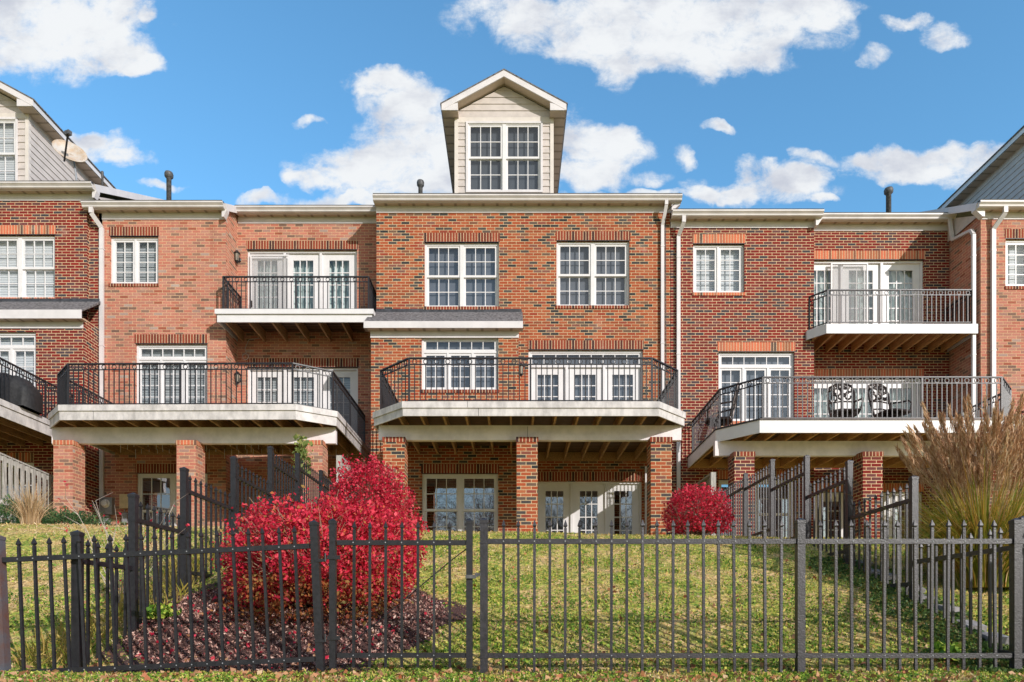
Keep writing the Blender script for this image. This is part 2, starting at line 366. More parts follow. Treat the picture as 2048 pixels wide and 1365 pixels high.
    def lathe(s, c, prof, n=14, axis='z'):
        rings = []
        for r, h in prof:
            rings.append(len(s.v))
            for k in range(n):
                t = 2*math.pi*k/n
                s.v.append((c[0]+r*math.cos(t), c[1]+r*math.sin(t), c[2]+h) if axis == 'z' else (c[0]+r*math.cos(t), c[1]+h, c[2]+r*math.sin(t)))
        for i in range(len(prof)-1):
            for k in range(n):
                k2 = (k+1) % n; s.f.append((rings[i]+k, rings[i]+k2, rings[i+1]+k2, rings[i+1]+k)); s.uv += [(0,0)]*4
        s.f.append(tuple(rings[0]+k for k in reversed(range(n)))); s.uv += [(0,0)]*n
        s.f.append(tuple(rings[-1]+k for k in range(n))); s.uv += [(0,0)]*n
        return s
    def ring(s, c, R, r, e1, e2, n=12, k=4):
        c = Vector(c); e1 = Vector(e1); e2 = Vector(e2); e3 = e1.cross(e2); b0 = len(s.v)
        for i in range(n):
            t = 2*math.pi*i/n; dr = e1*math.cos(t)+e2*math.sin(t)
            for j in range(k):
                u = 2*math.pi*(j+.5)/k; s.v.append(tuple(c+dr*(R+r*math.cos(u))+e3*r*math.sin(u)))
        for i in range(n):
            for j in range(k):
                s.f.append((b0+i*k+j, b0+((i+1)%n)*k+j, b0+((i+1)%n)*k+(j+1)%k, b0+i*k+(j+1)%k)); s.uv += [(0,0)]*4
        return s
    def build(s, name, mat, parent=None, org=(0,0,0), bevel=0, smooth=False, link=True):
        me = bpy.data.meshes.new(name); ox, oy, oz = org
        me.from_pydata([(x-ox, y-oy, z-oz) for x, y, z in s.v], [], s.f)
        uvl = me.uv_layers.new(name='UVMap'); uvl.data.foreach_set('uv', [c for u in s.uv for c in u])
        me.materials.append(MATS[mat] if isinstance(mat, str) else mat)
        if smooth: me.polygons.foreach_set('use_smooth', [True]*len(me.polygons))
        o = bpy.data.objects.new(name, me); COL.objects.link(o)
        if parent: o.parent = parent
        if bevel:
            b = o.modifiers.new('b', 'BEVEL'); b.width = bevel; b.segments = 1; b.limit_method = 'ANGLE'
        return o
def tag(o, label=None, cat=None, group=None, kind=None):
    if label: o['label'] = label
    if cat: o['category'] = cat
    if group: o['group'] = group
    if kind: o['kind'] = kind
    return o
def empty(name, loc, label, cat, group=None):
    o = bpy.data.objects.new(name, None); COL.objects.link(o); o.location = loc; o.empty_display_size = .2
    return tag(o, label, cat, group)
class Thing:
    """an Empty at the base of the thing; parts are given in world coordinates"""
    def __init__(s, name, loc, label, cat, group=None):
        s.o = empty(name, loc, label, cat, group); s.org = loc
    def part(s, mb, name, mat, parent=None, **k): return mb.build(name, mat, parent or s.o, s.org, **k)
    def copy(s, src, loc, parent=None):
        c = src.copy(); COL.objects.link(c); c.parent = parent or s.o; c.location = Vector(loc)-Vector(s.org); return c
def X(px, d): return (px-HX)*d/F
def Z(py, d): return (HY-py)*d/F

# ------------------------------------------------------------------ ground
PR = [(-400,-3),(-60,-1.7),(0,-1.0),(4,-.52),(4.7,-.43),(5.25,-.405),(5.6,-.30),(6,-.13),(6.9,.21),(8.13,.67),(9.2,1.07),(9.8,1.24),(10.3,1.31),(11.2,1.33),(14,1.33),(60,1.3),(500,1.3)]
PY = [p[0] for p in PR]; PZ = [p[1] for p in PR]
def G(x, y):
    z = np.interp(y, PY, PZ); k = np.clip((np.asarray(y)-5.5)/4.5, 0, 1)
    return z - .018*np.clip(x, -14, 14)*k*k + .012*np.sin(np.asarray(x)*1.7+np.asarray(y)*1.1)*np.cos(np.asarray(y)*2.3-np.asarray(x))
def g(x, y): return float(G(x, y))
def sheet(name, xs, ys, mat, dz=0, mask=None):
    xs = np.array(xs); ys = np.array(ys); XX, YY = np.meshgrid(xs, ys); ZZ = G(XX, YY)+dz
    v = np.stack([XX, YY, ZZ], -1).reshape(-1, 3).tolist(); n = len(xs); f = []
    for j in range(len(ys)-1):
        for i in range(n-1):
            if mask is None or mask((xs[i]+xs[i+1])/2, (ys[j]+ys[j+1])/2): f.append((j*n+i, j*n+i+1, (j+1)*n+i+1, (j+1)*n+i))
    me = bpy.data.meshes.new(name); me.from_pydata(v, [], f); me.materials.append(MATS[mat]); me.polygons.foreach_set('use_smooth', [True]*len(f))
    o = bpy.data.objects.new(name, me); COL.objects.link(o); return o
fx = [-400,-100,-40,-20]+list(np.arange(-14, 14.01, .25))+[20,40,100,400]
fy = [-400,-100,-40,-15,-6,-2,0,2,3,4]+list(np.arange(4.4, 11.5, .2))+[12,14,18,30,60,150,500]
tag(sheet('ground', fx, fy, 'lawn'), kind='structure')
def in_mulch(x, y):
    a = ((x+2.05)/1.5)**2+((y-6.35)/1.25)**2
    return a < 1+.18*math.sin(5*math.atan2(y-6.35, x+1.95)+1)+.1*math.sin(11*math.atan2(y-6.35, x+1.95))
tag(sheet('mulch_bed', np.arange(-4.2, 0, .05), np.arange(4.9, 8.2, .05), 'mulch', .012, in_mulch), kind='structure')

def scatter(name, P, size, mat, parent=None, aspect=.5, up=0.0, dirs=None, jitter=.35, org=(0,0,0), bend=0):
    """many small leaf-shaped faces; P (n,3). up: 0 random facing, 1 upright blades"""
    n = len(P); sz = size*(1+jitter*rng.standard_normal(n)).clip(.4, 2)
    a = rng.standard_normal((n, 3))
    if up: a = a*(1-up); a[:, 2] = np.abs(a[:, 2])+up
    if dirs is not None: a = dirs+a*.5
    a /= np.linalg.norm(a, axis=1)[:, None]
    b = np.cross(a, rng.standard_normal((n, 3))); b /= np.linalg.norm(b, axis=1)[:, None]
    c = np.cross(a, b)
    L = a*sz[:, None]; Wd = b*(sz*aspect/2)[:, None]; nn = c*(sz*.12)[:, None]
    base = P-(0 if up else .5)*L
    V = np.stack([base, base+L*.5+Wd+nn, base+L, base+L*.5-Wd+nn], 1).reshape(-1, 3)-np.array(org)
    me = bpy.data.meshes.new(name); me.vertices.add(4*n); me.vertices.foreach_set('co', V.astype(np.float32).ravel())
    me.loops.add(4*n); me.loops.foreach_set('vertex_index', np.arange(4*n, dtype=np.int32))
    me.polygons.add(n); me.polygons.foreach_set('loop_start', np.arange(0, 4*n, 4, dtype=np.int32))
    try: me.polygons.foreach_set('loop_total', np.full(n, 4, dtype=np.int32))
    except Exception: pass
    me.update(calc_edges=True); me.validate()
    me.materials.append(MATS[mat]); o = bpy.data.objects.new(name, me); COL.objects.link(o)
    if parent: o.parent = parent
    return o
def rpts(n, x0, x1, y0, y1, dz=0, keep=None, power=1.0):
    x = rng.uniform(x0, x1, n); y = y0+(y1-y0)*rng.uniform(0, 1, n)**power
    if keep is not None:
        k = keep(x, y); x = x[k]; y = y[k]
    return np.stack([x, y, G(x, y)+dz], 1)
def vm_(x, y):
    a = ((x+2.05)/1.43)**2+((y-6.35)/1.15)**2; return a > 1
def patch(x, y, s=1.0):
    return np.sin(x*1.9*s+1.3*np.sin(y*1.7*s))*np.cos(y*2.3*s+1.1*np.sin(x*2.9*s))
vis = lambda x, y: (np.abs(x) < y*.78+.25)
def grassy():
    A = lambda x, y: vm_(x, y) & vis(x, y) & (rng.uniform(0, 1, len(x)) < np.clip(.55+.5*patch(x, y, 1.7), .12, 1)) & (x > -3.3)
    tag(scatter('lawn_grass', rpts(150000, -3.6, 7, 4.4, 10.8, 0, A, 1.3), .024, 'blade_green', aspect=.34, up=.2), kind='stuff')
    B = lambda x, y: vm_(x, y) & vis(x, y) & (rng.uniform(0, 1, len(x)) < np.clip(.42-.5*patch(x, y, 1.7)+(x < -3.3)*.5, .15, 1))
    tag(scatter('dry_grass', rpts(140000, -8.6, 7, 4.4, 11.2, 0, B, 1.25), .025, 'blade_dry', aspect=.30, up=.12), kind='stuff')
    C = lambda x, y: vm_(x, y) & vis(x, y) & (patch(x+3, y+.7, 2.3)+.5*patch(x, y, 5) > .12-.55*(y < 7.0))
    tag(scatter('clover_patch', rpts(110000, -6, 6, 4.4, 9.6, .012, C, 1.5), .019, 'clover', aspect=.9), kind='stuff')
    D = lambda x, y: vis(x, y) & ((y < 5.6) | (rng.uniform(0, 1, len(x)) < .3))
    tag(scatter('fallen_leaves', rpts(3800, -4.5, 4.5, 4.4, 8.5, .02, D, 2.6), .042, 'leaf_fallen', aspect=.7), kind='stuff')
    M = lambda x, y: ~vm_(x, y)
    tag(scatter('mulch_chips', rpts(26000, -3.5, -.3, 5.0, 7.7, .022, M), .032, 'mulch_chip', aspect=.4), kind='stuff')
    Rr = lambda x, y: ~vm_(x, y)
    tag(scatter('red_leaf_litter', rpts(600, -3.4, -.4, 5.1, 7.4, .04, Rr), .03, 'leaf_crimson', aspect=.7), kind='stuff')
    Yb = lambda x, y: np.abs(x+3.62-.1*np.sin(y*3)) < .25
    tag(scatter('yellow_grass', rpts(3000, -4.1, -3.2, 5.3, 8.6, 0, Yb), .15, 'blade_yellow', aspect=.06, up=.45), kind='stuff')
    Iv = lambda x, y: np.abs(x-3.9) < .34+.1*np.sin(y*5)
    tag(scatter('ivy_ground_cover', rpts(9000, 3.5, 4.5, 5.1, 8.4, .03, Iv), .032, 'leaf_green', aspect=.8), kind='stuff')
grassy()

# ------------------------------------------------------------------ windows
def frame(mb, x0, x1, z0, z1, y0, y1, w, wb=None, wt=None):
    wb = w if wb is None else wb; wt = w if wt is None else wt
    mb.box(x0, x0+w, y0, y1, z0, z1); mb.box(x1-w, x1, y0, y1, z0, z1)
    mb.box(x0+w, x1-w, y0, y1, z0, z0+wb); mb.box(x0+w, x1-w, y0, y1, z1-wt, z1)
def sash(T, win, x0, x1, z0, z1, y, cols, rows, w=.045, wb=None, gl='glass', name='sash', wt=None, mw=.018):
    m = MB(); wb = w if wb is None else wb; wt = w if wt is None else wt
    frame(m, x0, x1, z0, z1, y, y+.035, w, wb, wt)
    gx0, gx1, gz0, gz1 = x0+w, x1-w, z0+wb, z1-wt
    for i in range(1, cols):
        c = gx0+(gx1-gx0)*i/cols; m.box(c-mw/2, c+mw/2, y+.006, y+.03, gz0, gz1)
    for j in range(1, rows):
        c = gz0+(gz1-gz0)*j/rows; m.box(gx0, gx1, y+.0075, y+.0285, c-mw/2, c+mw/2)
    T.part(m, name, 'vinyl', win)
    p = MB(); p.quad([(gx0-.005,y+.018,gz0-.005),(gx1+.005,y+.018,gz0-.005),(gx1+.005,y+.018,gz1+.005),(gx0-.005,y+.018,gz1+.005)]); T.part(p, 'pane', gl, win)
def backing(T, win, x0, x1, z0, z1, y, kind):
    """what is seen behind the panes: blinds, curtains, sheets toned like reflected sky, or the dark room"""
    nm, mt, dy = {'blind': ('blind', 'blind', .05), 'blind_dim': ('blind', 'blind_dim', .06), 'reflection_dark': ('reflection_sheet', 'reflection_dark', .06), 'curtain': ('curtain', 'curtain', .12), 'sky_reflection': ('reflection_sheet', 'reflection_gray', .06), 'dark': ('room', 'interior', .5)}[kind]  # the plain grey sheets are added to imitate sky mirrored in the glass
    m = MB()
    if kind == 'curtain':
        n = 60
        for i in range(n):
            a, b = x0+(x1-x0)*i/n, x0+(x1-x0)*(i+1)/n
            ya = y+dy+.03*math.sin(a*34+math.sin(a*7)); yb = y+dy+.03*math.sin(b*34+math.sin(b*7))
            m.quad([(a,ya,z0),(b,yb,z0),(b,yb,z1),(a,ya,z1)])
        T.part(m, nm, mt, win, smooth=True)
    else:
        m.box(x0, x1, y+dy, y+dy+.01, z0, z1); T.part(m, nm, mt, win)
def window(T, x0, x1, z0, z1, d, kind, back='sky_reflection', gl='glass', rows=4, proud=.0, name='window', trows=1, split=None):
    y = d+.06-proud; cw = .05
    c = MB()
    n = {'hung2': 2, 'case2': 2, 'triple': 3, 'doors3': 3, 'doors3t': 3}[kind]
    mull = {'hung2': .09, 'case2': .045, 'triple': .05, 'doors3': .06, 'doors3t': .06}[kind]
    zt = z1-cw
    frame(c, x0, x1, z0, z1, y, y+.09, cw, .03)
    th = 0
    if kind == 'triple': th = (z1-z0)*.0+.27
    if kind == 'doors3t': th = .30
    if th: c.box(x0+cw, x1-cw, y+.002, y+.088, zt-th-.045, zt-th)
    zu = zt-th-(.045 if th else 0); ix0, ix1 = x0+cw, x1-cw
    uw = (ix1-ix0-mull*(n-1))/n; us = []
    for i in range(n):
        a = ix0+i*(uw+mull); us.append((a, a+uw))
        if i < n-1: c.box(a+uw, a+uw+mull, y+.001, y+.089, z0+.03, zu)
    win = T.part(c, name, 'vinyl', bevel=.004)
    zb = z0+.03
    if kind == 'hung2':
        zm = (zb+zu)/2
        for a, b in us:
            sash(T, win, a, b, zm-.02, zu, y+.02, 3, 2, .045, .05, gl)
            sash(T, win, a, b, zb, zm+.018, y+.058, 3, 2, .045, .05, gl)
    elif kind == 'case2':
        for a, b in us: sash(T, win, a, b, zb, zu, y+.02, 2, rows, .05, gl=gl)
    elif kind == 'triple':
        sash(T, win, ix0, ix1, zt-th, zt, y+.02, 6, 1, .045, gl=gl)
        for a, b in us: sash(T, win, a, b, zb, zu, y+.02, 2, rows, .05, gl=gl)
    else:
        if th: sash(T, win, ix0, ix1, zt-th, zt, y+.02, 9, 1, .04, gl=gl)
        for a, b in us: sash(T, win, a, b, zb, zu, y+.05, 3, rows, .17, .25, gl, 'door', .16, .022)
    backing(T, win, x0+cw, x1-cw, z0+.03, zt, y+.09, back)
    return win

def wall_panel(mb, xa, xb, za, zb, d, holes, depth=.16):
    xs = sorted(set([xa, xb]+[min(max(h[k], xa), xb) for h in holes for k in (0, 1)]))
    zs = sorted(set([za, zb]+[min(max(h[k], za), zb) for h in holes for k in (2, 3)]))
    for i in range(len(xs)-1):
        for j in range(len(zs)-1):
            cx, cz = (xs[i]+xs[i+1])/2, (zs[j]+zs[j+1])/2
            if any(h[0] < cx < h[1] and h[2] < cz < h[3] for h in holes): continue
            a, b, c, e = xs[i], xs[i+1], zs[j], zs[j+1]
            mb.quad([(a,d,c),(b,d,c),(b,d,e),(a,d,e)], [(a,c),(b,c),(b,e),(a,e)])
    for x0, x1, z0, z1 in holes:
        e = d+depth
        mb.quad([(x0,d,z0),(x0,e,z0),(x0,e,z1),(x0,d,z1)], [(d,z0),(e,z0),(e,z1),(d,z1)])
        mb.quad([(x1,e,z0),(x1,d,z0),(x1,d,z1),(x1,e,z1)], [(e,z0),(d,z0),(d,z1),(e,z1)])
        mb.quad([(x0,d,z1),(x0,e,z1),(x1,e,z1),(x1,d,z1)], [(x0,d),(x0,e),(x1,e),(x1,d)])
        mb.quad([(x0,e,z0),(x0,d,z0),(x1,d,z0),(x1,e,z0)], [(x0,e),(x0,d),(x1,d),(x1,e)])
def sidewall(mb, x, ya, yb, za, zb):
    mb.quad([(x,ya,za),(x,yb,za),(x,yb,zb),(x,ya,zb)], [(ya,za),(yb,za),(yb,zb),(ya,zb)])

def slopewall(mb, x, ya, yb, za, zf):
    t = lambda y: zf+.20+(y-16.06)*.5
    mb.quad([(x,ya,za),(x,yb,za),(x,yb,t(yb)),(x,ya,t(ya))], [(ya,za),(yb,za),(yb,t(yb)),(ya,t(ya))])
YR, YB = 22.5, 28.5      # ridge and back wall
PITCH = .5
def eave(T, xa, xb, d, zf, e0=0, e1=0):
    """frieze board, vented soffit, fascia and gutter over a wall"""
    T.part(MB().box(xa, xb, d-.022, d-.002, zf, zf+.15), 'frieze_board', 'white_trim')
    T.part(MB().box(xa-e0, xb+e1, d-.17, d+.0, zf+.151, zf+.165), 'soffit', 'soffit')
    T.part(MB().box(xa-e0, xb+e1, d-.19, d-.171, zf+.13, zf+.285), 'fascia', 'white_trim')
    pr = [(d-.192,zf+.14),(d-.25,zf+.14),(d-.27,zf+.155),(d-.275,zf+.185),(d-.305,zf+.215),(d-.318,zf+.225),(d-.318,zf+.262),(d-.305,zf+.262),(d-.30,zf+.24),(d-.192,zf+.24)]
    gt = T.part(MB().extx(pr, xa-e0, xb+e1), 'gutter', 'aged_gutter')
    T.part(MB().extx([(d-.325,zf+.264),(d-.192,zf+.29),(d-.192,zf+.30),(d-.328,zf+.272)], xa-e0+.01, xb+e1-.01), 'drip_edge', 'flashing')
pmat('aged_gutter', (.64,.60,.59), .4, .07, 3)
def roof(T, xa, xb, d, zf, endL=False, endR=False, ov=.16):
    y0 = d-.19; z0 = zf+.28; zr = z0+(YR-y0)*PITCH
    T.part(MB().extx([(y0,z0),(YR,zr),(YB+.2,z0),(YB+.2,z0-.12),(YR,zr-.16),(y0,z0-.02)], xa, xb), 'roof', 'shingle')
    m = MB()
    for on, x, s in ((endL, xa, -1), (endR, xb, 1)):
        if on:
            m.bar((x+s*.02, y0, z0-.09), (x+s*.02, YR, zr-.09), .035, .15)
            gm = MB(); gx = x-s*(ov-.006)
            gm.quad([(gx, d, zf+.1), (gx, YB, zf+.1), (gx, YR, zr-.17)])
            T.part(gm, 'gable_wall', 'siding')
            sf = MB(); sf.bar((x-s*ov/2, y0, z0-.145), (x-s*ov/2, YR, zr-.145), ov, .012); T.part(sf, 'rake_soffit', 'soffit_vinyl')
            # boxed return beside the frieze
            m.exty([(x+s*.036, zf+.13), (x+s*.036, zf+.27), (x-s*(ov+.02), zf+.27), (x-s*(ov+.02), zf-.02), (x-s*(ov-.03), zf-.02)], d-.168, d-.028)
    if endL or endR: T.part(m, 'rake_board', 'white_trim')
def header(T, x0, x1, z0, z1, d, mat, name='lintel'):
    T.part(MB().box(x0, x1, d-.004, d+.05, z0, z1), name, mat)
def sill(T, x0, x1, z0, z1, d, mat):
    T.part(MB().box(x0, x1, d-.022, d+.05, z0, z1), 'sill', mat)
def downspout(T, pts, name='downspout', w=.075, t=.06):
    m = MB()
    for a, b in zip(pts, pts[1:]): m.bar(a, b, w, t, up=(0,1,0) if abs(b[2]-a[2]) > .02 else (0,0,1))
    s = T.part(m, name, 'white_trim', bevel=.01)
    a, b = pts[-2], pts[-1]
    if a[2]-b[2] > 2:
        z = a[2]-.5
        while z > b[2]: T.part(MB().box(a[0]-w/2-.008, a[0]+w/2+.008, a[1]-.036, a[1]+.05, z-.012, z+.012), 'strap', 'white_trim', s); z -= 2.3
def pipe(T, px, y0, y1, d, r=.075, capr=.14):
    x = X(px, d); zt = Z(y0, d); zb = Z(y1, d)-.6; m = MB()
    m.lathe((x, d, 0), [(r, zb), (r, zt-.16), (r*1.25, zt-.15), (capr, zt-.12), (capr*1.05, zt-.05), (capr*.9, zt-.01), (capr*.5, zt)], 14)
    T.part(m, 'vent_pipe', 'pipe_black', smooth=True)

def shadow_groove_siding(mb, x0, x1, z0, z1, y, lap=.165, clip=None):
    z = z0
    while z < z1-.005:
        zt = min(z+lap, z1)
        if clip is None: a0, a1, b0, b1 = x0, x1, x0, x1
        else:
            a0, a1 = clip(z); b0, b1 = clip(zt)
            if a1-a0 < .02: break
            if b1-b0 < .01: b0 = b1 = (a0+a1)/2
        mb.quad([(a0,y-.02,z),(a1,y-.02,z),(b1,y-.002,zt),(b0,y-.002,zt)])
        mb.quad([(a0,y,z),(a1,y,z),(a1,y-.02,z),(a0,y-.02,z)])
        z += lap
def dormer(T, cx, dz, back='reflection_dark'):
    y = 16.9; yf = 16.62; YE = 21.6; hw = 1.213; he = 1.52
    za = 13.40+dz; ze = za-he*.54; zw = Z(236, y)+dz; zb = 9.9+dz
    wx0, wx1, z0, z1 = cx-.925, cx+.935, Z(384.5, y)+dz, Z(247, y)+dz
    m = MB(); n_ = int((zw-zb)/.165)
    shadow_groove_siding(m, cx-hw+.06, wx0, zb, zw-.002, y); shadow_groove_siding(m, wx1, cx+hw-.06, zb, zw-.002, y); shadow_groove_siding(m, wx0, wx1, zb, z0-.01, y)
    m.box(wx0-.01, wx1+.01, y+.0, y+.06, z1, zw); m.box(cx-hw, cx+hw, y+.40, y+.42, zb, zw)
    ap = za-.20; clip = lambda z: (cx-min(hw, (ap-z)/.54), cx+min(hw, (ap-z)/.54))
    shadow_groove_siding(m, cx-hw, cx+hw, zw, ap, y, clip=clip)
    for s in (-1, 1):                                    # cheek walls with lapped siding
        z = zb; x = cx+s*hw
        while z < zw+.1:
            a, b = (y, YE) if s > 0 else (YE, y)
            m.quad([(x+s*.02,a,z),(x+s*.02,b,z),(x+s*.002,b,z+.165),(x+s*.002,a,z+.165)])
            m.quad([(x,a,z),(x,b,z),(x+s*.02,b,z),(x+s*.02,a,z)]); z += .165
    D = T.part(m, 'dormer', 'siding')
    t = MB()
    for s in (-1, 1): t.box(cx+s*(hw-.075), cx+s*(hw+.012), y-.035, y+.06, zb, zw+.03)
    t.box(cx-hw+.075, cx+hw-.075, y-.022, y, zw-.14, zw-.003)
    T.part(t, 'corner_trim', 'siding_trim', D)
    r = MB(); th = .05
    def slope(s, x0, z0, x1, z1, t_, ya, yb, mb):
        mb.exty([(cx+s*x0, z0), (cx+s*x1, z1), (cx+s*x1, z1-t_), (cx+s*x0, z0-t_)][::s], ya, yb)
    for s in (1, -1): slope(s, 0, za, he+.03, ze-.016, .03, yf-.03, YE, r)
    T.part(r, 'dormer_roof', 'shingle', D)
    fsc = MB()
    for s in (1, -1):
        slope(s, 0, za-.032, he, ze-.032, .15, yf-.02, yf+.012, fsc)
        slope(s, he-.02, ze-.025, he, ze-.035, .14, yf+.012, YE, fsc)
        # triangular boxed return at the eave
        fsc.exty([(cx+s*he, ze-.18), (cx+s*(he-.02), ze-.10), (cx+s*(hw-.09), ze+.0), (cx+s*(hw-.09), ze-.18)][::s], yf-.015, yf+.01)
    T.part(fsc, 'fascia', 'white_trim', D)
    sf = MB()
    for s in (1, -1):
        slope(s, 0, za-.165, he-.03, ze-.165+.015, .012, yf+.012, y+.0, sf)
        sf.box(cx+s*(hw-.09), cx+s*(he-.02), yf+.012, YE, ze-.192, ze-.18)
        sf.box(cx+s*(hw-.09), cx+s*(hw-.07), yf+.012, y, ze-.185, ze-.05)
    T.part(sf, 'soffit', 'soffit_y', D)
    tr = MB(); frame(tr, wx0-.02, wx1+.02, z0-.03, z1+.02, y-.045, y-.02, .05); T.part(tr, 'window_trim', 'white_trim', D)
    window(T, wx0, wx1, z0, z1, y, 'hung2', back, proud=.085)
    return D
pmat('siding_trim', (.66,.60,.55), .55, .04, 5)
stripes('soffit_y', (.56,.45,.35), (.33,.26,.19), .30, 1, .6)

D0, D1, DB = 16.25, 16.93, 15.65
def hole(px0, px1, py0, py1, d): return (X(px0, d), X(px1, d), Z(py1, d), Z(py0, d))
def win_px(T, px0, px1, py0, py1, d, kind, soldier, back='sky_reflection', hdr=(23, 5), sillon=True, gl='glass', rows=4, holes=None):
    h = hole(px0, px1, py0, py1, d); holes.append(h)
    window(T, h[0], h[1], h[2], h[3], d, kind, back, gl, rows)
    if hdr: header(T, h[0]-.02, h[1]+.02, h[3]+.012, h[3]+.012+.21, d, soldier)
    T.part(MB().box(h[0]-.02, h[1]+.02, d-.003, d+.04, h[3]-.0, h[3]+.011), 'lintel_steel', 'flashing')
    if sillon: sill(T, h[0]-.02, h[1]+.02, h[2]-.075, h[2]-.002, d, soldier)
ZG = 1.0
def bay_roof(T, xa, xb, zt, zb, zs, d0, d1, right=True):
    """low shed roof with dark flashing over the projecting bay"""
    T.part(MB().extx([(d1-.2,zb),(d0-.002,zt),(d0-.002,zt-.06),(d1-.2,zb-.03)], xa-.12, xb+.10), 'bay_roof', 'shingle')
    T.part(MB().extx([(d0-.03,zt-.02),(d0-.004,zt-.0),(d0-.004,zt+.06),(d0-.015,zt+.06)], xa, xb+.08), 'flashing', 'flashing')
    T.part(MB().box(xa-.12, xb+.10, d1-.22, d1-.201, zs, zb+.005), 'fascia', 'white_trim')
    T.part(MB().box(xa-.12, xb+.10, d1-.2, d1+.0, zs+.005, zs+.02), 'soffit', 'soffit')
    T.part(MB().box(xa-.01, xb+.01, d1-.022, d1-.002, zs-.14, zs+.004), 'frieze_board', 'white_trim')

# ---- centre house
def center_house():
    xa, xb = X(753, D0), X(1340, D0); xbay = X(1037, DB); xl = X(742, DB)
    T = Thing('townhouse', (.3, D0, ZG+.3), 'middle orange and charcoal brick townhouse with one tall dormer above its full-width gutter', 'townhouse', 'attached brick townhouses')
    zf = 9.68; H = []
    win_px(T, 849, 998, 485, 614, D0, 'hung2', 'soldier_dark', holes=H)
    win_px(T, 1113, 1259, 482, 612, D0, 'hung2', 'soldier_dark', holes=H)
    win_px(T, 1057, 1286, 700, 880, D0, 'doors3t', 'soldier_dark', sillon=False, rows=5, holes=H)
    h = hole(1073, 1284, 963, 1136, D0); H.append(h)
    window(T, *h, D0, 'doors3', 'dark', 'glass_base', 5); header(T, h[0]-.02, h[1]+.02, h[3]+.012, h[3]+.222, D0, 'soldier_dark')
    w = MB(); wall_panel(w, xa, xb, ZG-.3, zf+.3, D0, H)
    zbt = Z(668, DB)                      # top of the bay wall
    HB = []
    hb = hole(843, 997, 673, 780, DB); HB.append(hb); window(T, *hb, DB, 'triple', 'sky_reflection', rows=3)
    sill(T, hb[0]-.02, hb[1]+.02, hb[2]-.075, hb[2]-.002, DB, 'soldier_dark')
    win_px(T, 844, 996, 948, 1090, DB, 'hung2', 'soldier_dark', 'dark', gl='glass_base', holes=HB)
    wall_panel(w, xl, xbay, ZG-.3, zbt+.2, DB, HB)
    sidewall(w, xl, DB, D0, ZG-.3, zbt+.2); sidewall(w, xbay, DB, D0, ZG-.3, zbt+.2)
    sidewall(w, xa, D0, YB, ZG, zf+.3); sidewall(w, xb, D0, YB, ZG, zf+.3)
    w.quad([(xa,YB,ZG),(xb,YB,ZG),(xb,YB,zf),(xa,YB,zf)], [(0,0),(7,0),(7,9),(0,9)])
    T.part(w, 'wall', 'brick_center')
    bay_roof(T, xl, xbay, Z(624, D0), Z(644, DB-.2), Z(657, DB-.2), D0, DB)
    eave(T, xa, xb, D0, zf, .03, .22); roof(T, xa-.02, xb+.18, D0, zf, False, True)
    dormer(T, -.195, 0)
    pipe(T, 841, 362, 392, 17.2, .055, .09)
    x = X(1325, D0-.06)
    downspout(T, [(x+.05, D0-.24, zf+.15), (x+.05, D0-.24, zf+.05), (x, D0-.05, zf-.32), (x, D0-.05, ZG+.3)])
    x = X(1292, D0-.06); downspout(T, [(x, D0-.06, Z(935, D0)), (x, D0-.06, ZG+.25)], w=.05)
    w = MB(); x = X(1331, D0-.02); w.tube([(X(1350,16.0),16.0,Z(408,16.0)),(x,D0-.03,Z(425,D0)),(x,D0-.02,Z(470,D0)),(x+.02,D0-.02,3.9)], .009, 5); T.part(w, 'cable', 'pipe_black')
center_house()
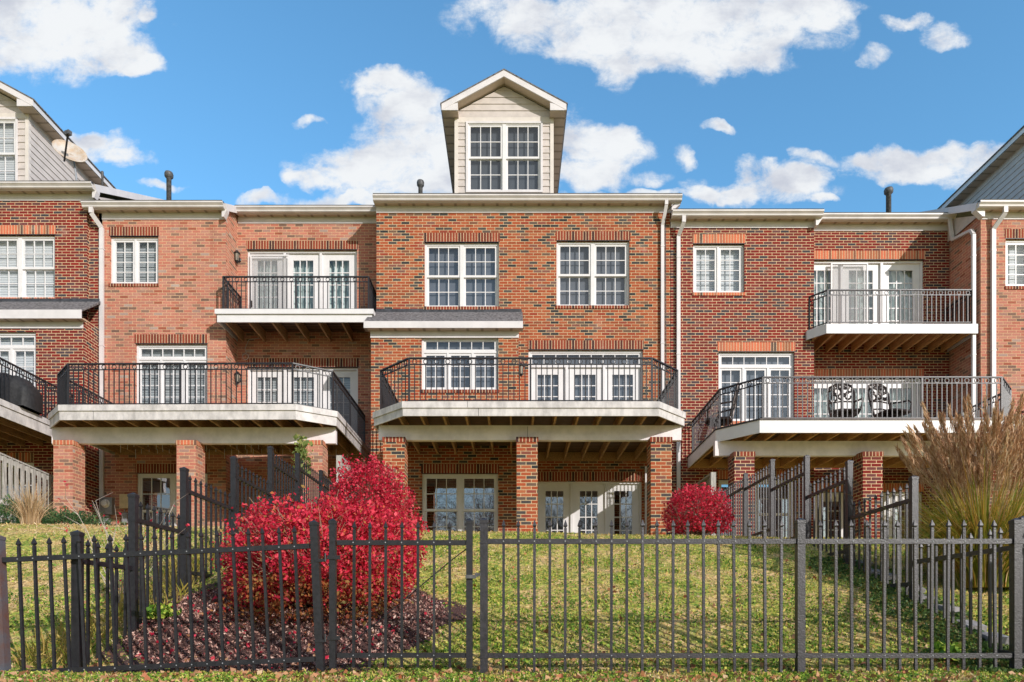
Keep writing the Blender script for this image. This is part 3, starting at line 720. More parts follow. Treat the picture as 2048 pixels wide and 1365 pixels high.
def left_house():
    T = Thing('townhouse', (-6.6, D0, ZG+.3), 'salmon pink brick townhouse with a recessed balcony, left of the middle house', 'townhouse', 'attached brick townhouses')
    xa, xm, xb = -9.75, -6.81, X(753, D0)-.006; zf = 9.52; zr = 9.82; H = []
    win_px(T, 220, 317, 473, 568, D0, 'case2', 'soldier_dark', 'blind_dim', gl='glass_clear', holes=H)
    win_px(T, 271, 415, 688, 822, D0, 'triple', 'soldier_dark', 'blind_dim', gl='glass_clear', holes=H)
    win_px(T, 273, 415, 947, 1095, D0, 'hung2', 'soldier_dark', 'dark', gl='glass_base', holes=H)
    w = MB(); wall_panel(w, xa, xm, ZG-.3, zf+.3, D0, H)
    R = []
    win_px(T, 494, 714, 500, 662, D1, 'doors3', 'soldier_dark', 'curtain', sillon=False, gl='glass_clear', rows=5, holes=R)
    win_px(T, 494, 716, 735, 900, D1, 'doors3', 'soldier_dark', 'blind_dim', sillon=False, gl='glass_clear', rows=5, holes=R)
    wall_panel(w, xm, xb, ZG-.3, zr+.3, D1, R); slopewall(w, xm, D0, D1, ZG-.3, zf)
    sidewall(w, xa, D0, YB, ZG, zf+.2); sidewall(w, xb, D1, YB, ZG, zr+.2)
    T.part(w, 'wall', 'brick_pink')
    eave(T, xa, xm, D0, zf, .32, .05); roof(T, xa-.02, xm+.05, D0, zf, False, True, .06)
    eave(T, xm+.02, xb, D1, zr, -.03, .0); roof(T, xm+.05, xb, D1, zr)
    s = MB(); h0 = X(497, D1-.06)
    frame(s, h0+.02, h0+.98, 7.15, 9.06, D1-.0, D1+.035, .035); d = T.part(s, 'screen_door', 'vinyl')
    T.part(MB().box(h0+.05, h0+.95, D1+.012, D1+.015, 7.18, 9.03), 'mesh', 'screen', d)
    T.part(MB().box(h0+.045, h0+.075, D1-.04, D1, 7.75, 7.9), 'handle', 'bronze', d)
    pipe(T, 338, 345, 405, 17.0, .058, .10)
    x = X(203, D0-.06)
    downspout(T, [(x-.13, D0-.24, zf+.15), (x-.13, D0-.24, zf+.02), (x, D0-.05, zf-.22), (x, D0-.05, ZG+.3)], w=.09)
    c = MB(); cx = X(492, D1-.05); zz = Z(676, D1)
    c.tube([(cx+.35,D1-.1,zz-.05),(cx+.1,D1-.12,zz-.1),(cx,D1-.1,zz-.3),(cx+.02,D1-.08,zz-.42)], .008, 5)
    c.ring((cx+.0,D1-.08,zz-.5), .075, .008, (1,0,0), (0,0,1)); T.part(c, 'cable', 'wood_gray')
left_house()
def right_house():
    T = Thing('townhouse', (7.3, D0, ZG+.3), 'dark red brick townhouse with a recessed balcony, right of the middle house', 'townhouse', 'attached brick townhouses')
    xa, xm, xb = X(1340, D0)+.012, X(1628, D0), 10.84; zf = 9.32; zr = 9.64; H = []
    win_px(T, 1386, 1489, 488, 586, D0, 'case2', 'soldier_orange', 'blind', gl='glass_clear', holes=H)
    win_px(T, 1437, 1589, 704, 843, D0, 'triple', 'soldier_orange', 'sky_reflection', holes=H)
    win_px(T, 1437, 1589, 960, 1095, D0, 'hung2', 'soldier_orange', 'dark', gl='glass_base', holes=H)
    w = MB(); wall_panel(w, xa, xm, ZG-.3, zf+.3, D0, H)
    R = []
    win_px(T, 1604, 1848, 520, 686, D1, 'doors3', 'soldier_orange', 'curtain', sillon=False, gl='glass_clear', rows=5, holes=R)
    win_px(T, 1612, 1846, 757, 926, D1, 'doors3', 'soldier_orange', 'curtain', sillon=False, gl='glass_clear', rows=5, holes=R)
    win_px(T, 1630, 1846, 985, 1120, D1, 'doors3', 'soldier_orange', 'dark', sillon=False, gl='glass_base', rows=5, holes=R)
    wall_panel(w, xm-.5, xb, ZG-.3, zr+.3, D1, R); slopewall(w, xm, D0, D1, ZG-.3, zf)
    sidewall(w, xa, D0, YB, ZG, zf+.2); sidewall(w, xb-.01, D1, YB, ZG, zr+.2)
    T.part(w, 'wall', 'brick_red')
    eave(T, xa, xm, D0, zf, .02, .10); roof(T, xa, xm+.08, D0, zf, False, True, .09)
    eave(T, xm+.02, xb-.01, D1, zr, -.04, .0); roof(T, xm+.08, xb-.17, D1, zr)
    pipe(T, 1777, 377, 427, 17.4, .062, .105)
    x = X(1357, D0-.06)
    downspout(T, [(x+.08, D0-.24, zf+.15), (x+.08, D0-.24, zf+.0), (x, D0-.05, zf-.22), (x, D0-.05, ZG+.3)], w=.085)
    sx = 10.80
    downspout(T, [(sx-.1, D1-.24, zr+.15), (sx-.06, D1-.28, Z(478, 16.6)), (sx-.05, 15.98, Z(461, 15.98)), (sx-.05, 15.9, Z(470, 15.9)), (sx-.05, 15.9, 4.0)], w=.075)
    s = MB(); h0 = X(1662, D1)
    frame(s, h0, h0+.92, 6.99, 8.86, D1-.0, D1+.03, .035); d = T.part(s, 'screen_door', 'vinyl')
    T.part(MB().box(h0+.03, h0+.89, D1+.012, D1+.015, 7.02, 8.83), 'mesh', 'screen', d)
right_house()
def far_left_house():
    T = Thing('townhouse', (-12.5, D0, ZG+.3), 'dark red brick townhouse cut by the left edge, below the satellite dish', 'townhouse', 'attached brick townhouses')
    zf = 9.92; xa, xs, xb = -16.6, X(174, 16.17), -9.83; d = 16.17; H = []
    win_px(T, -37, 110, 470, 596, d, 'hung2', 'soldier_orange', 'blind', gl='glass_clear', holes=H)
    w = MB(); wall_panel(w, xa, xs, ZG-.3, zf+.3, d, H); sidewall(w, xs, d, D0, ZG, zf+.2)
    w.box(xs, xb, D0, D0+.3, ZG-.3, zf+.1)
    xl, xr = -15.6, X(168, DB); zbt = Z(650, DB); B = []
    hb = hole(-85, 72, 664, 800, DB); B.append(hb); window(T, *hb, DB, 'triple', 'blind', 'glass_clear', 3)
    h2 = hole(-75, 68, 925, 1090, DB); B.append(h2); window(T, *h2, DB, 'hung2', 'dark', 'glass_base'); header(T, h2[0], h2[1], h2[3]+.01, h2[3]+.22, DB, 'soldier_orange')
    wall_panel(w, xl, xr, ZG-.3, zbt+.15, DB, B); sidewall(w, xr, DB, D0, ZG-.3, zbt+.15); sidewall(w, xl, DB, D0, ZG-.3, zbt+.15)
    sidewall(w, xa, d, YB, ZG, zf+.2); sidewall(w, xb, D0, YB, ZG, zf+.1)
    T.part(w, 'wall', 'brick_red')
    bay_roof(T, xl, xr-.02, Z(603, D0)-.05, Z(621, DB-.2), Z(638, DB-.2), D0-.1, DB)
    eave(T, xa, -9.87, d, zf, 0, .09); roof(T, xa, xb+.05, d, zf, False, True, .045)
    dormer(T, -13.17, .1, 'blind')
    pipe(T, 205, 343, 360, 18.5, .028, .034)
far_left_house()
def far_right_house():
    T = Thing('townhouse', (13, 15.8, ZG+.3), 'pink brick townhouse cut by the right edge, standing forward of its dark red neighbour', 'townhouse', 'attached brick townhouses')
    d = 15.8; xa, xb = 10.85, 17; zf = 9.26; H = []
    win_px(T, 2011, 2110, 478, 573, d, 'case2', 'soldier_dark', 'blind', gl='glass_clear', holes=H)
    win_px(T, 2080, 2230, 704, 843, d, 'triple', 'soldier_dark', 'blind', gl='glass_clear', holes=H)
    w = MB(); wall_panel(w, xa, xb, ZG-.3, zf+.3, d, H)
    w.quad([(xa,d,ZG-.3),(xa,YB,ZG-.3),(xa,YB,zf+.25),(xa,D1+2,zf+.45),(xa,d,zf+.2)], [(d,ZG-.3),(YB,ZG-.3),(YB,zf+.25),(D1+2,zf+.45),(d,zf+.2)])
    T.part(w, 'wall', 'brick_pink')
    w2 = MB()
    eave(T, xa-.0, xb, d, zf, .22, 0); roof(T, xa-.2, xb, d, zf, True, False)
    dormer(T, 14.65, .1, 'blind')
    x = X(1987, d-.06)
    downspout(T, [(x+.14, d-.24, zf+.15), (x+.14, d-.24, zf+.02), (x, d-.05, zf-.25), (x, d-.05, ZG+.3)], w=.09)
far_right_house()

# ------------------------------------------------------------------ railings, decks, balconies
def railing(T, runs, z0, h=.86, mat='iron', sp=.1015):
    """runs: list of (p, q) plan segments; a handrail with posts and welded baluster panels"""
    top = MB(); z1 = z0+h; pts = set()
    for p, q in runs: top.bar((*p, z1), (*q, z1), .045, .024); pts.add(p); pts.add(q)
    R = T.part(top, 'railing', mat)
    for p, q in runs:
        L = math.dist(p, q); ux, uy = (q[0]-p[0])/L, (q[1]-p[1])/L
        nb = max(1, round(L/1.85)); bl = L/nb
        for b in range(nb):
            if b: 
                c = (p[0]+ux*bl*b, p[1]+uy*bl*b); pts.add(c)
            m = MB(); s0 = bl*b; n = max(2, 2*round(bl/sp/2)); st = bl/n
            a = (p[0]+ux*s0, p[1]+uy*s0); e = (p[0]+ux*(s0+bl), p[1]+uy*(s0+bl))
            m.bar((*a, z1-.115), (*e, z1-.115), .018, .018); m.bar((*a, z0+.07), (*e, z0+.07), .022, .016)
            for k in range(1, n):
                c = (a[0]+ux*st*k, a[1]+uy*st*k)
                m.bar((*c, z0+.07), (*c, z1-.115 if k % 2 else z1-.005), .0165, .0165, (0,1,0))
            for k in range(1, n, 2):
                c = (a[0]+ux*st*k, a[1]+uy*st*k, z1-.062); m.ring(c, .042, .009, (ux,uy,0), (0,0,1))
            T.part(m, 'baluster_panel', mat, R)
    for c in pts:
        T.part(MB().box(c[0]-.017, c[0]+.017, c[1]-.017, c[1]+.017, z0-.02, z1+.006), 'post', mat, R)
def inset(pts, k):
    cx = sum(p[0] for p in pts)/len(pts); out = []
    n = len(pts)
    return [(p[0]+(k if p[0] < cx else -k), p[1]+(0 if i in (0, n-1) else k)) for i, p in enumerate(pts)]
def deck(T, outline, zt, zb, ybeam, xbeam, zbeam, cols, brickmat, capmat, style='aged', wood='wood_joist', ycol=None, rail=True, railmat='iron', ins=.09, colz=1.0):
    """outline: wall-left, side-left, front-left, front-right, side-right, wall-right"""
    fm = {'aged': 'aged_white', 'white': 'vinyl'}[style]
    fl = MB(); fl.prism(outline, zt-.03, zt); T.part(fl, 'floor', 'deck_boards')
    segs = list(zip(outline, outline[1:]))
    for i, (p, q) in enumerate(segs):
        L = math.dist(p, q); ux, uy = (q[0]-p[0])/L, (q[1]-p[1])/L; nx, ny = uy, -ux       # outward
        m = MB()
        def band(o0, o1, za, zb_):
            e0 = 0 if i == 0 else .0; k = o1*.42
            a = (p[0]+nx*o0, p[1]+ny*o0); b = (q[0]+nx*o0, q[1]+ny*o0)
            c = (q[0]+nx*o1+ux*k*(i < len(segs)-1), q[1]+ny*o1+uy*k*(i < len(segs)-1)); d = (p[0]+nx*o1-ux*k*(i > 0), p[1]+ny*o1-uy*k*(i > 0))
            m.prism([d, c, b, a], za, zb_)
        if style == 'aged':
            band(0, .05, zt-.105, zt+.012); band(0, .025, zb, zt-.107)
        else:
            band(0, .025, zb, zt-.004)
        T.part(m, 'fascia', fm)
        if style == 'white':
            m = MB(); band(0, .045, zt-.003, zt+.022); T.part(m, 'board_edge', 'bronze')
    # joists
    xs0, xs1 = min(p[0] for p in outline), max(p[0] for p in outline); yw = outline[0][1]; yf = min(p[1] for p in outline)
    def front(x):
        for p, q in segs:
            a, b = min(p[0], q[0]), max(p[0], q[0])
            if b-a > .05 and a <= x <= b: return p[1]+(q[1]-p[1])*(x-p[0])/(q[0]-p[0])
        return yf
    x = xs0+.12
    while x < xs1-.05:
        j = MB().box(x-.019, x+.019, front(x)+.03, yw-.01 if not callable(T_wall) else T_wall(x)-.01, zb+.02, zt-.031)
        T.part(j, 'joist', wood); x += .42
    if ybeam:
        T.part(MB().box(xbeam[0], xbeam[1], ybeam, ybeam+.12, zbeam, zb+.018), 'beam', 'beam_white')
        T.part(MB().box(xs0+.05, xs1-.05, yw-.045, yw-.012, zb+.0, zt-.04), 'ledger', wood)
    for c0, c1 in cols:
        y0 = ycol; y1 = ycol+.40
        c = T.part(MB().box(c0, c1, y0, y1, colz, zbeam-.075, uoff=c0*.37), 'column', brickmat)
        T.part(MB().box(c0-.012, c1+.012, y0-.012, y1+.012, zbeam-.075, zbeam-.002 if y1 < ybeam else zbeam-.002), 'column_cap', capmat, c)
        if y0 < ybeam-.02: T.part(MB().box(c0-.012, c1+.012, y0-.012, ybeam-.004, zbeam-.002, zbeam+.02), 'column_cap', capmat, c)
    if rail:
        i = inset(outline, ins); railing(T, list(zip(i, i[1:])), zt, mat=railmat)
T_wall = None
def seam(T, x, y, z0, z1): T.part(MB().box(x-.003, x+.003, y-.002, y+.01, z0, z1), 'joint', 'interior')
TC = Thing('deck', (.3, 13.2, 1.3), 'weathered white deck on three orange brick columns, in front of the middle house', 'deck', 'raised decks behind the houses')
deck(TC, [(-2.66,D0),(-2.66,13.29),(-2.01,12.65),(2.70,12.65),(3.33,13.29),(3.33,D0)], 4.02, 3.77, 13.3, (-2.60,3.30), 3.50, [(-2.485,-2.07),(.09,.495),(2.675,3.075)], 'brick_center', 'soldier_dark', ycol=13.15)
for a in ((X(935,12.6), 12.599, 3.92, 4.03), (X(957,12.63), 12.623, 3.771, 3.912), (X(1055,13.3), 13.299, 3.505, 3.765)): seam(TC, *a)
TL = Thing('deck', (-6.5, 13.9, 1.4), 'long pale deck on pink brick columns, in front of the salmon house', 'deck', 'raised decks behind the houses')
deck(TL, [(-9.45,D0),(-9.45,14.0),(-8.87,13.42),(-4.24,13.38),(-3.57,13.82),(-3.57,D1)], 4.20, 3.92, 13.97, (-9.42,-3.61), 3.61, [(-9.27,-8.88),(-6.78,-6.385),(-4.246,-3.83)], 'brick_pink', 'soldier_orange', ycol=13.8)
for a in ((X(262,13.36), 13.385, 3.925, 4.09), (X(185,13.36), 13.39, 3.925, 4.09)): seam(TL, *a)
TR = Thing('deck', (7.2, 13.7, 1.2), 'bright white edged deck on dark red brick columns, carrying the patio chairs', 'deck', 'raised decks behind the houses')
deck(TR, [(4.21,D0),(4.17,13.9),(4.79,13.2),(9.62,13.2),(10.3,13.9),(10.3,D1)], 3.86, 3.61, 13.85, (4.12,10.2), 3.33, [(4.43,4.83),(6.99,7.385),(9.5,9.9)], 'brick_red', 'soldier_dark', 'white', 'wood_new', 13.6, railmat='iron_aged')
TLL = Thing('deck', (-12.4, 13.2, 1.4), 'old white deck cut by the left edge, carrying a covered grill beside the salmon house', 'deck', 'raised decks behind the houses')
deck(TLL, [(-15.5,D0),(-15.5,13.1),(-14.9,12.4),(-10.6,12.4),(-9.95,13.05),(-9.95,D0)], 4.27, 3.95, 13.0, (-15.4,-9.69-.3), 3.66, [(-15.2,-14.8),(-12.9,-12.5),(-10.7,-10.3)], 'brick_red', 'soldier_orange', ycol=12.9)
TRR = Thing('deck', (13.5, 13.5, 1.2), 'deck cut by the right edge, its dark railing showing behind the tall grass', 'deck', 'raised decks behind the houses')
deck(TRR, [(11.5,15.8),(11.5,13.6),(12.1,13.0),(15.5,13.0),(16.2,13.6),(16.2,15.8)], 3.86, 3.61, 13.6, (11.5,16.1), 3.33, [(11.7,12.1),(15.6,16.0)], 'brick_pink', 'soldier_dark', ycol=13.4)

def balcony(T, x0, x1, yf, yw, zt, zb, cham, style, wood, railmat, nj):
    pts = [(x0,yw),(x0,yf+cham),(x0+cham*.8,yf),(x1,yf),(x1,yw)] if cham else [(x0,yw),(x0,yf),(x1,yf),(x1,yw)]
    global T_wall
    fm = 'vinyl'; fl = MB().prism(pts, zt-.03, zt); T.part(fl, 'floor', 'deck_boards' if style == 'aged' else 'wood_new')
    segs = list(zip(pts, pts[1:]))
    for i, (p, q) in enumerate(segs):
        L = math.dist(p, q); ux, uy = (q[0]-p[0])/L, (q[1]-p[1])/L; nx, ny = uy, -ux; m = MB()
        def band(o, za, zb_):
            k = o; a0 = k*(i > 0); a1 = k*(i < len(segs)-1)
            if cham and i < 3: a0 *= .4; a1 *= .4
            m.prism([(p[0]+nx*o-ux*a0, p[1]+ny*o-uy*a0), (q[0]+nx*o+ux*a1, q[1]+ny*o+uy*a1), q, p], za, zb_)
        if style == 'aged': band(.07, zt-.10, zt+.012); band(.03, zb, zt-.102)
        else: band(.025, zb, zt-.003)
        T.part(m, 'fascia', fm)
    for k in range(nj):
        x = x0+.14+(x1-x0-.28)*k/(nj-1)
        y0 = yf+.03+max(0, cham-(x-x0)*1.25) if cham else yf+.03
        j = MB(); j.quad([(x-.02,y0,zt-.03),(x-.02,yw,zt-.03),(x-.02,yw,zb-.02),(x-.02,y0,zb+.01)]); j.quad([(x+.02,yw,zt-.03),(x+.02,y0,zt-.03),(x+.02,y0,zb+.01),(x+.02,yw,zb-.02)])
        j.quad([(x-.02,y0,zb+.01),(x-.02,yw,zb-.02),(x+.02,yw,zb-.02),(x+.02,y0,zb+.01)])
        T.part(j, 'joist', wood)
    i2 = inset(pts, .07) if not cham else [(p[0]+(.06 if p[0] < x1 else -.06), p[1]+(.06 if p[1] < yw else 0)) for p in pts]
    railing(T, list(zip(i2, i2[1:])), zt, h=.82, mat=railmat)
dbl = 15.85
TB = Thing('balcony', (-5, D1, Z(648, dbl)), 'white edged upper balcony on bare joists in the recess of the salmon house', 'balcony', 'upper balconies')
balcony(TB, X(438, dbl), X(742, dbl), dbl, D1, Z(622, dbl), Z(646, dbl), 0, 'aged', 'wood_joist', 'iron', 7)
TB2 = Thing('balcony', (9, D1, Z(668, dbl)), 'plain white upper balcony on orange new joists in the recess of the dark red house', 'balcony', 'upper balconies')
balcony(TB2, X(1631, dbl)-.03, X(1953, dbl), dbl, D1, Z(649, dbl), Z(668, dbl), .35, 'white', 'wood_new', 'iron_aged', 12)

# ------------------------------------------------------------------ metal fences
def picket_mesh(h, w=.0195, spear=True):
    m = MB(); b = w/2; m.box(-b, b, -b, b, 0, h-.052)
    z = h-.052
    pr = [(b*.72, z), (b*.72, z+.006), (b*1.15, z+.011), (b*1.5, z+.018), (b*.95, z+.038), (.001, z+.064)]
    for (r0, z0), (r1, z1) in zip(pr, pr[1:]):
        c0 = [(-r0,-r0),(r0,-r0),(r0,r0),(-r0,r0)]; c1 = [(-r1,-r1),(r1,-r1),(r1,r1),(-r1,r1)]
        for k in range(4):
            k2 = (k+1) % 4; m.quad([(*c0[k], z0), (*c0[k2], z0), (*c1[k2], z1), (*c1[k], z1)])
    return m
def post_mb(x, y, z0, z1, w=.058):
    m = MB(); b = w/2; m.box(x-b, x+b, y-b, y+b, z0, z1-.025)
    m.box(x-b-.004, x+b+.004, y-b-.004, y+b+.004, z1-.045, z1-.02)
    c = b+.002
    for k, (a, e) in enumerate((((-c,-c),(c,-c)),((c,-c),(c,c)),((c,c),(-c,c)),((-c,c),(-c,-c)))):
        m.quad([(x+a[0],y+a[1],z1-.02),(x+e[0],y+e[1],z1-.02),(x,y,z1)])
    return m
FD = 5.2; pm = F/FD
def fpx(px): return (px-HX)/pm
def fpz(py): return (HY-py)/pm
def rivets(mb, xs, y, z):
    for x in xs: mb.lathe((x, y, z), [(.006, 0), (.005, -.003), (.002, -.004)], 6, 'y')
def fence_run(T, x0, x1, n, zt, zb, z0, h, mat='iron', pk=None, y=FD, rot=None):
    """rails with evenly spaced spear pickets; n pickets"""
    for z in (zt, zb):
        r = T.part(MB().box(x0, x1, y-.016, y+.016, z-.019, z+.019), 'rail', mat, bevel=.003)
        m = MB(); rivets(m, [x0+(x1-x0)*(k+1)/(n+1) for k in range(n)], y-.016, z); T.part(m, 'rivets', 'meter_gray', r)
    if pk is None: pk = T.part(picket_mesh(h), 'picket', mat); src = pk; src.location = (0,0,0)
    first = True
    for k in range(n):
        x = x0+(x1-x0)*(k+1)/(n+1)
        o = pk if first else pk.copy()
        if not first: COL.objects.link(o)
        first = False; o.parent = T.o; o.location = Vector((x, y, z0))-Vector(T.org)
        o.rotation_euler = (random.gauss(0,.004), random.gauss(0,.004), random.gauss(0,.06))
def part_local(T, mb, name, mat, **k): return mb.build(name, mat, T.o, (0,0,0), **k)
FT = Thing('metal_fence', (fpx(1300), FD, fpz(1345)), 'black spear-topped metal fence across the lawn, right of the gate', 'fence', 'black metal fences')
_p = lambda: None
def run2(T, x0, x1, n, mat):
    pk = part_local(T, picket_mesh(fpz(1043)-fpz(1345)), 'picket', mat)
    fence_run(T, x0, x1, n, fpz(1083.5), fpz(1311.5), fpz(1345), 1, mat, pk)
run2(FT, fpx(976), fpx(1592), 19, 'iron_aged'); run2(FT, fpx(1608), fpx(2022), 12, 'iron_aged')
run2(FT, fpx(2040), fpx(2300), 8, 'iron_aged')
for px in (968, 1600, 2031):
    p = FT.part(post_mb(fpx(px), FD, fpz(1352), fpz(1036)), 'post', 'iron_aged', bevel=.003)
    b = MB()
    for z in (fpz(1083.5), fpz(1311.5)): b.box(fpx(px)-.034, fpx(px)+.034, FD-.034, FD+.034, z-.02, z-.008); b.box(fpx(px)+.03, fpx(px)+.075, FD-.022, FD-.017, z-.018, z+.018)
    FT.part(b, 'bracket', 'iron_aged', p)
GT = Thing('metal_gate', (fpx(806), FD, fpz(1345)), 'black metal garden gate with a diagonal brace rod, beside the red bush', 'gate')
pk = part_local(GT, picket_mesh(fpz(1046)-fpz(1335)), 'picket', 'iron')
fence_run(GT, fpx(675), fpx(932), 7, fpz(1086), fpz(1311), fpz(1335), 1, 'iron', pk)
for px in (666, 939): GT.part(post_mb(fpx(px), FD, fpz(1337), fpz(1037), .048), 'post', 'iron', bevel=.003)
GT.part(MB().tube([(fpx(676), FD+.025, fpz(1308)), (fpx(800), FD+.03, fpz(1206)), (fpx(900), FD+.03, fpz(1122)), (fpx(934), FD+.03, fpz(1096))], .0045, 6), 'brace_rod', 'iron')
m = MB(); m.box(fpx(932), fpx(953), FD-.045, FD-.03, fpz(1158), fpz(1151)); m.box(fpx(950), fpx(962), FD-.04, FD-.03, fpz(1153), fpz(1147)); m.lathe((fpx(955), FD-.036, fpz(1152)), [(.012,0),(.012,-.008)], 10, 'y')
GT.part(m, 'latch', 'pipe_black')
for py in (1116, 1276):
    m = MB(); m.box(fpx(657), fpx(682), FD-.034, FD-.028, fpz(py+4), fpz(py-4)); m.tube([(fpx(653), FD-.034, fpz(py+8)), (fpx(653), FD-.034, fpz(py-8))], .008, 8); m.box(fpx(632), fpx(652), FD-.036, FD-.03, fpz(py+9), fpz(py+3))
    GT.part(m, 'hinge', 'iron')
# left section: the ground falls away and the panel leans
LT = Thing('metal_fence', (fpx(640), FD, fpz(1345)), 'leaning black metal fence section with a rusty end post, left of the gate', 'fence', 'black metal fences')
x1 = fpx(632); x0 = fpx(18)
pk = part_local(LT, picket_mesh(fpz(1053)-fpz(1345)), 'picket', 'iron')
fence_run(LT, x0, x1, 19, fpz(1092), fpz(1318), fpz(1345), 1, 'iron', pk)
LT.part(post_mb(fpx(642), FD, fpz(1352), fpz(1040)), 'post', 'iron', bevel=.003)
pp = LT.part(post_mb(fpx(8), FD, fpz(1352), fpz(1040), .07), 'post', 'iron_rust', bevel=.003); pp['label'] = 'rusty leaning end post'
LT.o.rotation_euler = (0, -math.radians(2.6), 0)
run_x = x0
# stepped side fences
def side_fence(T, x, posts, mat='iron', drop=.84):
    """posts: (y, top rail z of the panel behind it)"""
    for i, (y, zr) in enumerate(posts):
        zg = g(x, y); T.part(post_mb(x, y, zg-.1, zr+.24, .062), 'post', mat, bevel=.003)
        T.part(MB().box(x-.034, x+.034, y-.034, y+.034, zr-.02, zr-.008), 'bracket', mat)
        if i+1 < len(posts):
            y2 = posts[i+1][0]; zn = posts[i+1][1]
            for z in (zr, zr-drop):
                T.part(MB().box(x-.016, x+.016, y+.032, y2-.032, z-.019, z+.019), 'rail', mat, bevel=.003)
            n = max(3, round((y2-y)/.122)-1); h = drop+.17+.16
            pk = part_local(T, picket_mesh(h), 'picket', mat); base = zr-drop-.16
            for k in range(n):
                o = pk if k == 0 else pk.copy()
                if k: COL.objects.link(o)
                o.parent = T.o; o.location = Vector((x, y+(y2-y)*(k+1)/(n+1), base))-Vector(T.org); o.rotation_euler = (0, 0, random.gauss(0, .05))
SL = Thing('metal_fence', (-3.35, 5.3, -.4), 'stepped black metal fence climbing the slope left of the red bushes', 'fence', 'black metal fences')
side_fence(SL, -3.36, [(5.28,.455),(6.06,.89),(7.0,1.33),(8.25,1.74),(9.5,2.18),(10.7,2.38),(12.0,2.40),(13.2,2.40)])
SR = Thing('metal_fence', (4.0, 5.3, -.4), 'stepped grey-black metal fence climbing the slope beside the tall plumed grass', 'fence', 'black metal fences')
side_fence(SR, 4.0, [(5.35,.575),(6.8,1.20),(8.1,1.66),(9.27,2.0),(10.5,2.24),(11.7,2.28),(13.2,2.30)], 'iron_aged')

# wooden fences
def wood_fence(x, y0, y1, z0, z1, label):
    T = Thing('wooden_fence', (x, (y0+y1)/2, g(x, y0)), label, 'fence', 'weathered board fences')
    zg = g(x, y0); n = int((y1-y0)/.16)
    L = y1-y0; zt = lambda y: z0+(z1-z0)*(y-y0)/L
    for y in (y0, y1-.05): T.part(MB().box(x-.05, x+.05, y-.05, y+.05, zg-.1, zt(y)+.03), 'post', 'wood_gray')
    m = MB()
    for dz in (-.08, -1.3): m.bar((x+.03, y0, zt(y0)+dz), (x+.03, y1, zt(y1)+dz), .04, .09)
    m.bar((x, y0, zt(y0)), (x, y1, zt(y1)), .12, .03); T.part(m, 'rail', 'wood_gray')
    b0 = None
    for k in range(n):
        y = y0+.10+k*.16
        T.part(MB().box(x+.051, x+.07, y-.045, y+.045, zg+.05, zt(y)-.03), 'board', 'wood_gray')
wood_fence(-9.8, 12.2, 15.3, 3.24, 2.98, 'weathered grey board fence under the left deck, beside the green shrubs')
wood_fence(-3.4, 13.45, 15.5, 3.2, 3.2, 'grey board fence whose post shows behind the rear red bush')
wood_fence(4.0, 13.6, 16.0, 2.9, 2.9, 'grey board fence whose post shows behind the small round red bush')

# ------------------------------------------------------------------ plants
def crown_pts(n, c, r, shell=.55, lump=.12, flat=0):
    d = rng.standard_normal((n, 3)); d /= np.linalg.norm(d, axis=1)[:, None]
    th = np.arctan2(d[:, 1], d[:, 0]); ph = d[:, 2]
    lumpy = 1+lump*(np.sin(3*th+4*ph)+np.sin(5*th-7*ph+1.3)+.6*np.sin(9*th+11*ph+2))/1.6
    rad = (shell+(1-shell)*rng.uniform(0, 1, n)**.6)*lumpy
    P = d*rad[:, None]*np.array(r)
    P[:, 2] = np.where(P[:, 2] < -flat*r[2], -flat*r[2]+.15*rng.uniform(-1, 1, n)*r[2], P[:, 2]) if flat else P[:, 2]
    return P+np.array(c)
def twigs(T, base, c, r, n, thick=.009, mat='bark', name='stem', out=1.08):
    m = MB()
    for i in range(n):
        d = rng.standard_normal(3); d[2] = abs(d[2])*.9-.1; d /= np.linalg.norm(d)
        e = np.array(c)+d*np.array(r)*(out+.08*rng.standard_normal()); b = np.array(base)+np.array([random.gauss(0,.07), random.gauss(0,.05), 0])
        mid = b*.5+e*.5+rng.standard_normal(3)*.05+np.array([0,0,-.05]); q = mid*.4+e*.6+rng.standard_normal(3)*.03
        m.tube([b, mid, q, e], thick, 4, .002, cap=False)
        for _ in range(2):
            f = q+(e-q)*random.random()+rng.standard_normal(3)*.10; m.tube([q, (q+f)/2+rng.standard_normal(3)*.02, f], .004, 3, .0015, cap=False)
    return T.part(m, name, mat)
def bush(label, c, r, nleaf, size, mat, ntw, group='red autumn bushes', under=None, extra=None, tm='bark', lump=.16):
    zb = g(c[0], c[1]); T = Thing('bush', (c[0], c[1], zb), label, 'bush', group)
    P = crown_pts(nleaf, c, r, .58, lump)
    if extra:
        for (n2, c2, r2) in extra: P = np.concatenate([P, crown_pts(n2, c2, r2, .6, .12)])
    P = P[P[:, 2] > G(P[:, 0], P[:, 1])+.08]
    scatter('foliage', P, size, mat, T.o, .62, org=T.org)
    if under or nleaf > 15000:
        sp = []
        for _ in range(170):
            d = rng.standard_normal(3); d[2] = abs(d[2])*.8-.15; d /= np.linalg.norm(d); q = np.array(c)+d*np.array(r)*rng.uniform(1.0, 1.22)
            sp.append(q+rng.standard_normal((14, 3))*np.array([.028,.028,.05]))
        sp = np.concatenate(sp); scatter('sprig', sp, size, mat, T.o, .6, org=T.org)
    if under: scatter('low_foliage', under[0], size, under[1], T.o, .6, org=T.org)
    twigs(T, (c[0], c[1], zb), c, r, ntw, .007, mat=tm, out=1.0)
    return T
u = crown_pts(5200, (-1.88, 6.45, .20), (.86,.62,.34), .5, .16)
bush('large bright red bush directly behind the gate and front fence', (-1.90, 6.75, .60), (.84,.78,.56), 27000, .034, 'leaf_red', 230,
     under=(u, 'leaf_rust'), extra=[(4500, (-1.25, 6.75, .62), (.36,.5,.50)), (4000, (-2.45, 6.7, .40), (.34,.5,.42)), (4000, (-1.75, 6.7, .84), (.5,.5,.32))], tm='twig')
